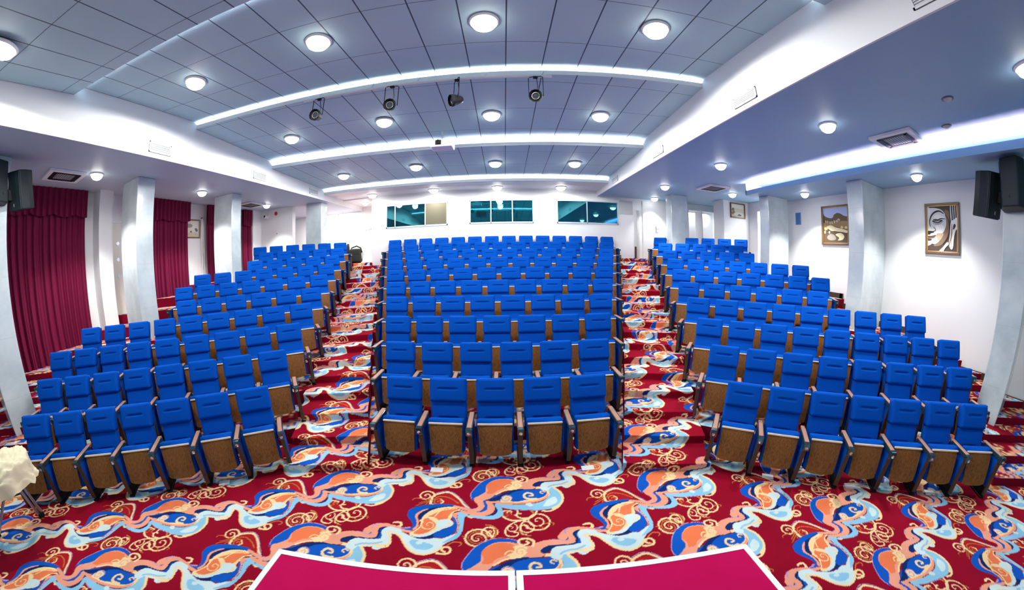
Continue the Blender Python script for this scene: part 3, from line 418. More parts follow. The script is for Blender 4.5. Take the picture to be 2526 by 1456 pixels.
# side ceilings and the lowered soffit along the right wall
shell('ceiling_left', lambda b: (b.box(XLW - .2, XBL - .029, -3, 10.3, H, H + .2, 'left_ceiling'), b.box(-10.4, XBL - .029, 10.3, YREC + .2, H, H + .2, 'left_ceiling')))
shell('ceiling_right', lambda b: b.box(XBR + .029, XRW2 + 1.4, -3, YB + 1.8, H, H + .2, 'plain_ceiling'))
shell('ceiling_soffit', lambda b: (b.box(XS, XRW, -3, 7.2, HS, HS + .05, 'plain_ceiling'), b.box(XS, XS + .04, -3, 7.2, HS + .05, HS + .13, 'plain_ceiling'), b.box(XS, XRW, 7.16, 7.2, HS + .05, H, 'wall')))
# long white beams that carry the ceiling steps
shell('trim_1', lambda b: b.box(XBL - .03, XBL, -3, YREC, H - .002, 6.0, 'white'))
shell('trim_2', lambda b: b.box(XBR, XBR + .03, -3, YB, H - .002, 6.0, 'white'))
# stepped, gently arched central ceiling
ARC = lambda pk, x, rad=25.: pk - (x + 1.2) ** 2 / (2 * rad)
NXC = 48; xs_ = np.linspace(XBL, XBR, NXC + 1)
def sheet(name, fa, fb, za, zb, mt='tile_ceiling', thick=.02, ny=8):
    """ceiling panel between the two plan curves; heights run from za to zb"""
    mb = MB(); vs = []
    for up in (0, thick):
        for j in range(ny + 1):
            for x in xs_:
                t_ = j / ny; vs.append((x, fa(x) + t_ * (fb(x) - fa(x)), za + t_ * (zb - za) + up))
    W1 = NXC + 1; o2 = (ny + 1) * W1; fs = []
    for j in range(ny):
        for i in range(NXC):
            q = (j * W1 + i, j * W1 + i + 1, (j + 1) * W1 + i + 1, (j + 1) * W1 + i); fs.append(q); fs.append(tuple(o2 + k for k in q[::-1]))
    mb.add(vs, fs, mt); return struct(mb.build(name))
def lipstrip(name, f, z0, z1, d, mt='white', th=.02):
    mb = MB(); vs = []
    for x in xs_: vs += [(x, f(x), z0), (x, f(x), z1), (x, f(x) + d, z1), (x, f(x) + d, z0)]
    fs = []
    for i in range(NXC):
        for k in range(4): fs.append((i * 4 + k, i * 4 + (k + 1) % 4, i * 4 + 4 + (k + 1) % 4, i * 4 + 4 + k))
    fs += [(0, 1, 2, 3), tuple(NXC * 4 + k for k in (3, 2, 1, 0))]
    mb.add(vs, fs, mt); return mb.build(name)
a0 = lambda x: ARC(2.02, x); a1 = lambda x: ARC(4.73, x); a2 = lambda x: ARC(7.50, x); a3 = lambda x: ARC(10.12, x, 70.)
off = lambda f, d: (lambda x: f(x) + d)
sheet('ceiling_front', lambda x: -3., a0, 4.85, 5.29)
sheet('ceiling_second', off(a0, -.45), off(a1, .45), 5.42, 5.57)
sheet('ceiling_third', a1, off(a2, .45), 5.41, 5.28)
sheet('ceiling_fourth', a2, off(a3, .45), 5.10, 4.96)
sheet('ceiling_rear', a3, lambda x: YB + .1, 4.81, 4.81, 'white')
shell('ceiling_recess', lambda b: b.box(XBL, -4.75, YB, YREC, 4.78, 4.83, 'white'))
def cove(f, z, back, ztop, sgn=1):
    struct(lipstrip('trim_3', f, z, z + .085, sgn * .025))
    struct(lipstrip('trim_4', off(f, sgn * back), z, ztop + .02, sgn * .03))
    o = lipstrip('cove_light', off(f, sgn * .07), z + .035, z + .065, sgn * .03, 'led'); return o
cl = [cove(a1, 5.41, .45, 5.57), cove(a2, 5.10, .45, 5.30), cove(a3, 4.81, .45, 4.98), cove(a0, 5.29, .45, 5.44, -1)]
for o, lb in zip(cl, ('lilac strip light hidden in the ceiling step above the black stage spotlights', 'lilac strip light hidden in the ceiling step behind the projector', 'lilac strip light hidden in the ceiling step nearest the control room windows', 'lilac strip light hidden in the ceiling step nearest the stage')):
    tag(o, lb, 'light', 'cove strip lights')
mb = MB(); mb.box(XS + .09, XS + .13, -3, 7.1, HS + .07, HS + .10, 'led_wall'); tag(mb.build('cove_light'), 'straight strip light in the lowered ceiling along the wall with the paintings', 'light', 'cove strip lights')
# ------------------------------------------------------------------ pillars
def pillar(x0, x1, y0, y1, z0, z1):
    mb = MB(); mb.box(x0, x1, y0, y1, z0, z1, 'marble'); struct(mb.build('pillar', bevel=.012))
pillar(-8.5, -7.6, .455, .93, 0, H); pillar(-8.46, -7.6, 3.66, 4.13, 0, H); pillar(-8.46, -7.6, 6.77, 7.17, 0, H)
pillar(-7.2, -6.5, 10.2, 10.63, 0, H)
pillar(7.15, 7.95, .382, .795, 0, HS); pillar(7.15, XRW, 3.65, 4.06, 0, HS); pillar(7.15, 8.05, 6.71, 7.09, 0, HS)
pillar(5.68, 6.36, 10.0, 10.4, 2.0, H)
# wall piers of the left wall
shell('pillar', lambda b: b.box(XLW, -9.2, 3.33, 3.72, 0, H, 'wall'))
shell('pillar', lambda b: b.box(XLW, -9.45, 9.6, 10.1, 0, H, 'wall'))
# dark skirting that steps up with the tiers along the right wall
mb = MB()
for r in range(1, 11):
    nr = dot(RST[0], nR) + .812 * (r - 1) - .62; ya = max(-2.9, (nr - nR[0] * XRW) / nR[1]); yb = (nr + .812 - nR[0] * XRW) / nR[1]
    yb = min(yb, 7.0)
    if yb <= ya: continue
    z = ZR(r); mb.box(XRW - .03, XRW, ya, yb, z, z + .13, 'dark_wood'); mb.box(XRW - .03, XRW, ya - .02, ya + .09, max(0, z - DZ), z + .13, 'dark_wood')
struct(mb.build('baseboard_right'))

# ------------------------------------------------------------------ control room windows
def window(name, x0, x1, z0, z1, mull, blind=None):
    f = MB(); w = .035; y0, y1 = YB - .03, YB - .001
    f.box(x0, x1, y0, y1, z1 - w, z1, 'alu'); f.box(x0, x1, y0, y1, z0, z0 + w * 1.4, 'alu')
    for x in [x0, x1 - w] + [q - w / 2 for q in mull]: f.box(x, x + w, y0, y1, z0, z1, 'alu')
    o = struct(f.build(name))
    xs = [x0] + mull + [x1]
    for i in range(len(xs) - 1):
        p = MB(); p.box(xs[i] + .01, xs[i + 1] - .01, YB - .014, YB - .006, z0 + .02, z1 - .02, 'glass')
        if blind == i: p = MB(); p.box(xs[i] + .02, xs[i + 1] - .02, YB - .022, YB - .012, z0 + .02, z1 - .02, 'blind')
        p.build('blind' if blind == i else 'pane', o)
    return o
window('window_1', -4.35, -2.01, 3.56, 4.42, [-3.99, -2.83], 2)
window('window_2', -1.22, 1.02, 3.57, 4.42, [-.47, .28])
window('window_3', 1.85, 4.16, 3.57, 4.42, [2.96])
# control room behind the glass
shell('wall_control_room', lambda b: (b.box(-4.75, 4.75, 12.95, 13.05, 2.4, 4.9, 'room_teal'), b.box(4.65, 4.75, YB + .2, 13, 2.4, 4.9, 'room_teal'), b.box(-4.75, -4.65, YB + .2, 13, 2.4, 4.9, 'room_teal')))
shell('floor_control_room', lambda b: b.box(-4.75, 4.75, YB + .2, 13, 2.35, 2.45, 'room_teal')); shell('ceiling_control_room', lambda b: b.box(-4.75, 4.75, YB + .2, 13, 4.84, 4.94, 'room_teal'))
root = empty('desk', (-.1, 12.0, 2.45)); tag(root, 'long white desk inside the control room behind the middle window', 'desk')
b = MB(); b.box(-1.5, 1.5, -.2, .3, 1.27, 1.34, 'white'); b.build('desk_top', root)
for x in (-1.4, 1.4): b = MB(); b.box(x - .03, x + .03, -.15, .25, 0, 1.27, 'white'); b.build('leg', root)
root = empty('monitor', (-.85, 12.0, 3.79)); tag(root, 'black monitor on the control room desk behind the middle window', 'monitor')
b = MB(); b.box(-.19, .19, -.02, .02, .08, .34, 'black_plastic'); b.build('screen', root, bevel=.006); b = MB(); b.box(-.03, .03, -.01, .03, 0, .1, 'black_plastic'); b.box(-.1, .1, -.07, .07, 0, .012, 'black_plastic'); b.build('stand', root)
root = empty('desk_microphone', (.42, 11.95, 3.79)); tag(root, 'dark upright device on the control room desk behind the middle window', 'device')
b = MB(); b.box(-.06, .06, -.05, .05, 0, .03, 'black_plastic'); b.tube([(0, 0, .03), (.03, 0, .15), (.07, 0, .26)], [.03, .035, .05], 'black_plastic', 8); b.build('device_body', root)
mb = MB(); mb.box(4.22, 4.76, YB - .02, YB, 3.98, 4.49, 'grey_panel'); tag(mb.build('wall_panel'), 'pale grey flat panel on the wall at the end of the control room windows', 'panel')
# ------------------------------------------------------------------ doors
def door(name, x0, x1, y, z0, z1, hx):
    b = MB(); b.box(x0, x1, y - .04, y - .002, z0, z1, 'white'); o = struct(b.build(name, bevel=.004))
    b = MB(); b.box(hx - .02, hx + .02, y - .06, y - .04, z0 + 1.02, z0 + 1.24, 'chrome'); b.tube([(hx, y - .06, z0 + 1.14), (hx, y - .09, z0 + 1.14), (hx + .1, y - .09, z0 + 1.14)], .01, 'chrome'); b.build('door_handle', o)
    b = MB(); b.box(x0 - .08, x0, y - .05, y - .001, z0, z1 + .08, 'wall'); b.box(x1, x1 + .08, y - .05, y - .001, z0, z1 + .08, 'wall'); b.box(x0, x1, y - .05, y - .001, z1, z1 + .08, 'wall'); b.build('door_frame', o)
    return o
door('door_1', 5.25, 6.2, YB, ZL, 4.45, 5.72)
mb = MB(); mb.box(4.9, 4.985, YB - .07, YB - .002, ZL, 4.15, 'grey_panel'); struct(mb.build('trim_5'))
mb = MB(); mb.box(4.775, 4.835, YB - .14, YB - .09, ZL, ZL + .44, 'dark_wood'); mb.box(4.75, 4.86, YB - .17, YB - .06, ZL, ZL + .02, 'dark_wood'); tag(mb.build('door_stop_post'), 'short dark wooden post standing at the top of the right aisle by the white door', 'post')
# half-open door leaf in the far right opening
mb = MB(); mb.box(7.62, 7.66, YB - .5, YB, ZL, 4.3, 'white'); struct(mb.build('door_2'))

# ------------------------------------------------------------------ curtains of the left wall
def curtain(y0, y1, ztop, zb, label, seed, pel=.62):
    rnd = random.Random(seed); root = empty('curtain', (XLW + .1, (y0 + y1) / 2, zb))
    tag(root, label, 'curtain', 'crimson curtains along the left wall')
    W_ = y1 - y0; n = int(W_ / .012); nz_ = 40; ph = rnd.random() * 6; vs = []; fs = []
    for j in range(nz_ + 1):
        t_ = j / nz_
        for i in range(n + 1):
            s = i / n; fold = math.sin(s * W_ * 2 * math.pi / .17 + ph + 1.3 * math.sin(s * 7 + ph)) + .4 * math.sin(s * W_ * 2 * math.pi / .075 + 2 * ph + t_ * 1.5)
            amp = .028 + .022 * t_
            vs.append((.05 + amp * fold, (s - .5) * W_ + .03 * t_ * math.sin(s * 12 + ph), (ztop - zb) * (1 - t_)))
    for j in range(nz_):
        for i in range(n): a = j * (n + 1) + i; fs.append((a, a + 1, a + n + 2, a + n + 1))
    mb = MB(); mb.add(vs, fs, 'velvet'); mb.build('curtain_panel', root, smooth=True)
    vs = []; fs = []
    for j in range(13):
        t_ = j / 12
        for i in range(n + 1):
            s = i / n; sc = .06 * abs(math.sin(s * W_ * math.pi / .55)); fold = math.sin(s * W_ * 2 * math.pi / .14 + ph)
            vs.append((.14 + .018 * fold * (1 + t_), (s - .5) * (W_ + .03), ztop - zb - t_ * (pel + sc - .06)))
    for j in range(12):
        for i in range(n): a = j * (n + 1) + i; fs.append((a, a + 1, a + n + 2, a + n + 1))
    mb = MB(); mb.add(vs, fs, 'velvet'); mb.build('valance', root, smooth=True)
curtain(1.1, 3.06, H - .005, .45, 'wide crimson curtain hanging behind the black speakers on the left wall', 1)
curtain(4.35, 6.5, H - .005, 1.1, 'crimson curtain between the near marble pillar and the small framed picture', 2)
curtain(7.28, 8.3, H - .005, 1.5, 'crimson curtain hanging just past the small framed picture', 3)
curtain(9.05, 9.55, H - .005, 1.9, 'narrow crimson curtain furthest back on the left wall', 4)
# left wall windows next to the curtains
def side_window(name, y0, y1, z0, z1):
    b = MB(); b.box(XLW, XLW + .05, y0, y0 + .04, z0, z1, 'white'); b.box(XLW, XLW + .05, y1 - .04, y1, z0, z1, 'white'); b.box(XLW, XLW + .05, y0, y1, z1 - .04, z1, 'white'); b.box(XLW, XLW + .05, y0, y1, z0, z0 + .04, 'white')
    o = struct(b.build(name)); b = MB(); b.box(XLW + .005, XLW + .015, y0 + .04, y1 - .04, z0 + .04, z1 - .04, 'pane_day'); b.build('pane', o)
    b = MB()
    for zz in (2.6, 3.0, 3.4): b.prism([(0, -.06), (.06, 0), (0, .06), (-.06, 0)], 0, .01, 'steel', Matrix.Translation((XLW + .016, (y0 + y1) / 2, zz)) @ Matrix.Rotation(R(90), 4, 'Y'))
    b.build('diamond_ornament', o)
M['pane_day'] = mat('obscured glass', (.62, .60, .54), .2)
side_window('window_4', 3.80, 4.33, 1.3, 3.95); side_window('window_5', 7.14, 7.27, 2.0, 4.2)

# ------------------------------------------------------------------ pictures
def picture(name, label, T, w, h, paint, fw=.05, gold=.012):
    """T places a frame lying in local x (width) / z (height), facing local -y."""
    root = empty(name); root.matrix_world = T; tag(root, label, 'picture')
    b = MB()
    for x0, x1, z0, z1 in ((-w / 2, w / 2, h / 2 - fw, h / 2), (-w / 2, w / 2, -h / 2, -h / 2 + fw), (-w / 2, -w / 2 + fw, -h / 2 + fw, h / 2 - fw), (w / 2 - fw, w / 2, -h / 2 + fw, h / 2 - fw)): b.box(x0, x1, -.045, 0, z0, z1, 'frame_wood')
    b.build('frame', root, bevel=.006)
    b = MB(); iw, ih = w / 2 - fw, h / 2 - fw
    for x0, x1, z0, z1 in ((-iw, iw, ih - gold, ih), (-iw, iw, -ih, -ih + gold), (-iw, -iw + gold, -ih, ih), (iw - gold, iw, -ih, ih)): b.box(x0, x1, -.035, -.02, z0, z1, 'frame_gold')
    b.build('gold_slip', root)
    b = MB(); b.box(-iw, iw, -.012, -.004, -ih, ih, paint[0]); k = 0
    for m_, pts in paint[1:]:
        k += 1; y = -.012 - .0006 * k; pts = [(max(-iw, min(iw, -iw + p[0] * 2 * iw)), max(-ih, min(ih, ih - p[1] * 2 * ih))) for p in pts]
        P = sm(pts, True, 5); b.add([(max(-iw, min(iw, q[0])), y, max(-ih, min(ih, q[1]))) for q in P], [tuple(range(len(P)))], m_)
    b.build('painting', root)
    return root
def strokep(m_, pts, w):
    P = sm(pts, False, 5); n = len(P); L_, R_ = [], []
    for i in range(n):
        d = P[min(i + 1, n - 1)] - P[max(i - 1, 0)]; d = d / (np.hypot(*d) + 1e-9); ww = w * (.35 + .65 * math.sin(math.pi * (i + .5) / n)) / 2
        L_.append((P[i][0] - d[1] * ww, P[i][1] + d[0] * ww)); R_.append((P[i][0] + d[1] * ww, P[i][1] - d[0] * ww))
    q = L_ + R_[::-1]; return (m_, q[::max(1, len(q) // 26)])
art('p_dark', (.05, .03, .022)); art('p_brown', (.20, .12, .07)); art('p_tan', (.48, .36, .25)); art('p_light', (.80, .80, .80)); art('p_pale', (.62, .66, .72)); art('p_black', (.015, .012, .012))
art('p_sky', (.42, .50, .80)); art('p_gold', (.75, .55, .22)); art('p_cream', (.82, .72, .45)); art('p_hill', (.10, .06, .03)); art('p_house', (.28, .18, .08)); art('p_grey', (.32, .28, .24))
art('p_field', (.60, .55, .38)); art('p_tree', (.16, .13, .04)); art('p_mist', (.70, .70, .66)); art('p_rock', (.12, .12, .14))
face = ['p_dark',
 ('p_pale', [(0, .06), (.1, .04), (.3, .05), (.5, .1), (.6, .2), (.64, .35), (.66, .5), (.62, .65), (.5, .78), (.3, .84), (.1, .82), (0, .83)]),
 ('p_light', [(0, .1), (.1, .1), (.06, .3), (.1, .5), (.26, .5), (.3, .42), (.5, .42), (.57, .5), (.5, .62), (.36, .66), (.3, .74), (.2, .8), (0, .82)]),
 ('p_brown', [(.58, .12), (.72, .14), (.72, .5), (.66, .66), (.52, .82), (.34, .88), (.2, .87), (.38, .78), (.46, .66), (.34, .6), (.5, .6), (.62, .45), (.62, .28)]),
 ('p_tan', [(.3, .62), (.46, .6), (.54, .62), (.44, .74), (.34, .74)]),
 strokep('p_black', [(.10, .46), (.08, .34), (.14, .22), (.26, .14), (.42, .12), (.56, .18)], .045),
 strokep('p_pale', [(.12, .46), (.11, .34), (.17, .24), (.28, .17), (.42, .15), (.55, .2)], .02),
 ('p_light', [(.22, .24), (.36, .19), (.52, .24), (.56, .28), (.4, .29), (.24, .31)]),
 strokep('p_black', [(.17, .345), (.24, .30), (.36, .31), (.46, .285), (.6, .29)], .03),
 ('p_black', [(.18, .345), (.26, .32), (.36, .33), (.46, .31), (.52, .33), (.42, .37), (.3, .38)]),
 ('p_pale', [(.24, .345), (.34, .343), (.44, .335), (.34, .358)]),
 strokep('p_grey', [(.2, .38), (.3, .405), (.42, .395), (.56, .33)], .02),
 strokep('p_brown', [(.2, .46), (.26, .5), (.27, .54), (.2, .56)], .03),
 ('p_black', [(0, .555), (.1, .55), (.22, .56), (.2, .59), (.12, .6), (.08, .63), (0, .62)]),
 ('p_brown', [(0, .66), (.12, .66), (.28, .64), (.24, .69), (.12, .715), (0, .71)]),
 strokep('p_black', [(0, .675), (.1, .68), (.2, .665), (.29, .645)], .02),
 ('p_dark', [(0, .73), (.14, .73), (.12, .755), (0, .76)]),
 strokep('p_black', [(.62, .2), (.72, .35), (.73, .55), (.66, .7), (.52, .83)], .03),
 strokep('p_pale', [(.79, -.05), (.79, .2), (.81, .42)], .035), strokep('p_pale', [(.86, -.05), (.86, .15), (.87, .36)], .025), strokep('p_pale', [(.93, -.05), (.925, .14), (.93, .32)], .025),
 ('p_light', [(.79, .36), (.88, .31), (1, .28), (1, .48), (.94, .54), (.90, .62), (.87, .74), (.86, .86), (.82, .94), (.75, .91), (.71, .82), (.74, .68), (.76, .5)]), ('p_light', [(.38, 1), (.52, .9), (.66, .79), (.70, .84), (.60, .92), (.52, 1)]), strokep('p_tan', [(.83, .5), (.82, .62), (.79, .76), (.79, .86)], .03),
 ('p_dark', [(.86, .44), (.9, .4), (.94, .44), (.9, .5), (.85, .52)]), strokep('p_brown', [(.82, .4), (.8, .55), (.78, .7), (.72, .86), (.76, .9)], .03),
]
town = ['p_hill',
 ('p_sky', [(0, 0), (1, 0), (1, .26), (.82, .25), (.7, .22), (.58, .2), (.46, .24), (.36, .3), (.2, .28), (.06, .22), (0, .12)]),
 ('p_hill', [(.42, .24), (.56, .17), (.7, .19), (.82, .26), (.7, .3), (.5, .3)]),
 ('p_house', [(0, .42), (.3, .46), (.6, .4), (1, .42), (1, .62), (.6, .56), (.3, .52), (0, .55)]),
 ('p_cream', [(.14, .54), (.3, .5), (.5, .56), (.72, .6), (.96, .66), (.94, .72), (.8, .7), (.6, .68), (.46, .66), (.34, .66), (.22, .6)]),
 ('p_cream', [(.5, .76), (.7, .72), (.84, .8), (.78, .9), (.6, .92), (.64, .85)]), ('p_grey', [(.16, .82), (.3, .74), (.46, .78), (.52, .88), (.4, .92), (.22, .9)]),
 ('p_gold', [(.04, .56), (.16, .55), (.2, .6), (.08, .64)]), ('p_cream', [(.04, .66), (.1, .66), (.1, .72), (.05, .72)]), ('p_cream', [(.22, .68), (.28, .66), (.28, .72), (.24, .73)])]
for x, z in ((.1, .37), (.18, .38), (.27, .4), (.35, .4), (.44, .38)): town.append(('p_cream', [(x, z), (x + .03, z - .01), (x + .04, z + .06), (x + .01, z + .06)]))
for x, z in ((.7, .54), (.86, .55)): town.append(('p_gold', [(x, z + .03), (x + .04, z - .01), (x + .1, z + .01), (x + .1, z + .05), (x + .04, z + .06)]))
for x, z in ((.5, .36), (.58, .32)): town.append(('p_tan', [(x, z + .04), (x + .05, z), (x + .12, z + .04), (x + .08, z + .07)]))
land = ['p_field', ('p_mist', [(0, 0), (1, 0), (1, .3), (.6, .34), (.3, .3), (0, .36)]), ('p_tree', [(.06, .5), (.08, .36), (.16, .3), (.24, .36), (.24, .5), (.16, .56)]), ('p_tree', [(0, .7), (.16, .56), (.3, .6), (.2, .74), (.06, .84)]), ('p_mist', [(.2, .78), (.5, .62), (.9, .7), (.9, .9), (.4, .95)]), ('p_rock', [(.48, .84), (.56, .76), (.66, .76), (.78, .86), (.6, .9)])]
lake = ['p_mist', ('p_grey', [(0, .3), (.3, .2), (.5, .3), (.4, .42), (.1, .44)]), ('p_field', [(.1, .9), (.3, .7), (.7, .72), (.9, .9), (.5, .96)]), ('p_rock', [(.66, .5), (.8, .46), (.9, .6), (.78, .68)]), ('p_tree', [(.3, .7), (.36, .62), (.46, .66), (.4, .74)])]
faceR = Matrix.Rotation(R(-90), 4, 'Z')      # local -y looks to world -x
faceL = Matrix.Rotation(R(90), 4, 'Z')       # local -y looks to world +x
picture('framed_painting', 'tall framed painting of a calm half face with long ear on the right wall', Matrix.Translation((XRW - .002, 2.20, 3.362)) @ faceR, .80, 1.0, face)
picture('framed_painting', 'framed painting of a golden town under blue sky, partly behind a marble pillar', Matrix.Translation((XRW - .002, 5.17, 3.49)) @ faceR, .94, 1.02, town, .045)
picture('framed_painting', 'small framed landscape painting with trees high on the far right wall', Matrix.Translation((8.58, 9.748, 4.26)), .77, .56, land, .035)
picture('framed_painting', 'small pale framed picture on the left wall between two crimson curtains', Matrix.Translation((XLW + .002, 6.78, 3.83)) @ faceL, .62, .58, lake, .03)
mb = MB(); mb.box(XRW - .03, XRW - .001, 6.44, 6.64, 3.55, 3.90, 'blue_sign'); mb.box(XRW - .034, XRW - .03, 6.46, 6.62, 3.57, 3.88, 'blue_dark'); M['blue_dark'] = mat('deep blue enamel', (.05, .16, .42), .4)
tag(mb.build('wall_plaque', bevel=.004), 'small blue plaque on the right wall beyond the town painting', 'plaque')

# ------------------------------------------------------------------ chairs
def cushion(w, h, t, rc, rf, crease=None, name='pad', parent=None, T=None):
    """upholstered pad in the x/z plane, front towards -y, rounded corners, optional sewn crease."""
    nx, nz_ = 25, 43; vs = []; idx = {}
    def outline(a, b):       # a,b in [-1,1] -> point with rounded corners
        x, z = a * w / 2, b * h / 2; cx, cz = w / 2 - rc, h / 2 - rc
        if abs(x) > cx and abs(z) > cz:
            dx, dz = abs(x) - cx, abs(z) - cz; m_ = max(dx, dz); l_ = math.hypot(dx, dz)
            if l_ > 1e-9: s = m_ / l_; dx, dz = dx * s, dz * s
            x = math.copysign(cx + dx, x); z = math.copysign(cz + dz, z)
        return x, z
    def g(k, n): u_ = 2 * k / (n - 1) - 1; return math.copysign(1 - (1 - abs(u_)) ** 1.2, u_) 
    for j in range(nz_):
        for i in range(nx):
            a, b = g(i, nx), g(j, nz_); x, z = outline(a, b)
            e = min(w / 2 - abs(x), h / 2 - abs(z), rf) / rf; e = max(0, min(1, e)); d = rf * (1 - math.sqrt(max(0, 1 - (1 - e) ** 2)))
            bul = .010 * (1 - a * a) * (1 - b * b)
            y = -t / 2 + d - bul
            if crease and abs(x) < crease[0] / 2 + .03:
                q = abs(z - crease[1]); fade = min(1, (crease[0] / 2 + .03 - abs(x)) / .03); y += .024 * fade * math.exp(-(q / .010) ** 2)
            idx[i, j] = len(vs); vs.append((x, y, z))
    fs = [(idx[i, j], idx[i + 1, j], idx[i + 1, j + 1], idx[i, j + 1]) for i in range(nx - 1) for j in range(nz_ - 1)]
    ring = [(i, 0) for i in range(nx)] + [(nx - 1, j) for j in range(1, nz_)] + [(i, nz_ - 1) for i in range(nx - 2, -1, -1)] + [(0, j) for j in range(nz_ - 2, 0, -1)]
    o = len(vs)
    for q in ring: v = vs[idx[q]]; vs.append((v[0], t / 2, v[2]))
    n = len(ring)
    for k in range(n): fs.append((idx[ring[k]], o + k, o + (k + 1) % n, idx[ring[(k + 1) % n]]))
    fs.append(tuple(o + k for k in range(n)))
    if T: vs = [T @ Vector(v) for v in vs]
    mb = MB(); mb.add(vs, fs, 'fabric'); return mb.build(name, parent, smooth=True)
TILT = -math.atan(.386)
def back_T(s, d=0):    # point s metres down the slanted backrest from its top edge
    c, k = math.cos(-TILT), math.sin(-TILT)
    return Matrix.Translation((0, -s * k + d * c, .987 - s * c - d * k * 0)) @ Matrix.Rotation(TILT, 4, 'X')
def make_chair(arms):
    root = empty('theatre_seat')
    cushion(.468, .305, .10, .05, .04, (.20, .015), 'headrest', root, back_T(.150, .038))
    cushion(.456, .34, .06, .03, .03, (.20, -.045), 'backrest', root, back_T(.465, .062))
    b = MB(); T = back_T(.36, .105)
    b.box(-.225, .225, -.006, .014, -.36, .335, 'wood', T); b.build('back_shell', root, bevel=.01)
    # tipped-up seat
    th = math.atan2(.125, .365); T = Matrix.Translation((0, -.447, .372)) @ Matrix.Rotation(-th, 4, 'X')
    b = MB(); n = 14; top, bot = .200, .184; pts = []
    for i in range(n + 1): s = -1 + 2 * i / n; pts.append((s * top, .193))
    right = [(bot + (top - bot) * k / 6, -.165 + (.193 + .165) * k / 6) for k in range(6)]
    low = [(bot * (-1 + 2 * i / n), -.193 + .022 * abs(-1 + 2 * i / n) ** 3) for i in range(n + 1)]
    grid = []
    for j in range(9):
        v = j / 8; row = []
        for i in range(n + 1):
            s = -1 + 2 * i / n; x = s * (bot + (top - bot) * v); z0 = -.193 + .024 * abs(s) ** 4; z = z0 + (.193 - z0) * v
            row.append((x, -.012 * (1 - s * s) - .01 * math.sin(math.pi * v), z))
        grid.append(row)
    vs = [p for row in grid for p in row] + [(p[0], p[1] + .016, p[2]) for row in grid for p in row]; k0 = 9 * (n + 1); fs = []
    for j in range(8):
        for i in range(n): a = j * (n + 1) + i; q = (a, a + 1, a + n + 2, a + n + 1); fs += [q, tuple(k0 + t_ for t_ in q[::-1])]
    bd = [i for i in range(n + 1)] + [j * (n + 1) + n for j in range(1, 9)] + [8 * (n + 1) + i for i in range(n - 1, -1, -1)] + [j * (n + 1) for j in range(7, 0, -1)]
    for k in range(len(bd)): a, c = bd[k], bd[(k + 1) % len(bd)]; fs.append((a, c, k0 + c, k0 + a))
    b.add([T @ Vector(v) for v in vs], fs, 'wood'); pan = b.build('seat_panel', root)
    b = MB(); b.box(-.203, .203, -.020, .018, .190, .209, 'edge', T); b.build('seat_edge', pan, bevel=.003)
    cushion(.43, .42, .13, .03, .045, None, 'seat_cushion', root, T @ Matrix.Translation((0, .085, .045)) @ Matrix.Rotation(R(180), 4, 'Z'))
    for sx_ in arms:
        x = sx_ * .29
        b = MB(); b.box(x - .022, x + .022, -.475, -.08, .14, .545, 'fabric'); sp_ = b.build('side_panel', root, bevel=.008)
        b = MB(); b.box(x - .027, x + .027, -.50, -.474, .05, .53, 'dark_walnut'); b.build('front_board', sp_, bevel=.006)
        b = MB(); b.box(x - .021, x + .021, -.472, -.10, .02, .15, 'black'); b.box(x - .035, x + .035, -.49, -.06, 0, .022, 'black'); b.build('leg', root, bevel=.004)
        b = MB(); b.box(x - .029, x + .029, -.495, -.10, .552, .584, 'arm_wood'); ar = b.build('armrest', root, bevel=.008)
        b = MB(); b.box(x - .039, x + .039, -.55, -.497, .49, .582, 'cap'); b.box(x - .039, x - .0295, -.5, -.15, .53, .578, 'cap'); b.box(x + .0295, x + .039, -.5, -.15, .53, .578, 'cap'); b.build('arm_cap', ar, bevel=.009)
        b = MB(); b.lathe([(.001, -.010), (.016, -.008), (.020, 0), (.001, .002)], 'chrome', 12, Matrix.Translation((x, -.552, .525)) @ Matrix.Rotation(R(90), 4, 'X')); b.build('button', ar)
    return root
proto_mid, proto_end = make_chair((1,)), make_chair((-1, 1))
used = {}
def place(x, y, z, rz, end, label, group):
    p = proto_end if end else proto_mid
    o = p if p.name not in used else copy_tree(p); used[p.name] = 1
    o.location = (x, y, z); o.rotation_euler = (0, 0, rz); tag(o, label, 'seat', group)
PP = .58
NC = 'front second third fourth fifth sixth seventh eighth ninth back'.split()
for r in range(1, 11):
    n = r + 4
    for i in range(n):
        x = -.148 + (i - (n - 1) / 2) * PP
        pos = 'leftmost' if i == 0 else 'rightmost' if i == n - 1 else ORD[i + 1] + ' from the left' if i < n / 2 else ORD[n - i] + ' from the right'
        place(x, 3.698 + (r - 1) * .8286, ZR(r), 0, i == 0, f'blue tip-up seat in the middle block, {pos} in the {NC[r-1]} row', 'blue seats of the middle block')
CNT = [7, 8, 9, 9, 6, 7, 7, 5, 5, 6]
for S_, st, u, rz, nm in (('L', LST, uL, PL, 'left'), ('R', RST, uR, -PR, 'right')):
    for r in range(1, 11):
        for k in range(CNT[r - 1]):
            if S_ == 'R' and r == 10 and k == 1: continue
            if k == 0: pos = 'beside the aisle'
            elif k == CNT[r - 1] - 1: pos = 'farthest from the aisle'
            else: pos = ORD[k + 1] + ' from the aisle'
            end = (k == CNT[r - 1] - 1) if S_ == 'L' else (k == 0 or (r == 10 and k == 2))
            x, y = st[r - 1][0] + u[0] * k * PP, st[r - 1][1] + u[1] * k * PP
            place(x, y, ZR(r), rz, end, f'blue tip-up seat in the {nm} block, {pos} in its {NC[r-1]} row', f'blue seats of the {nm} block')

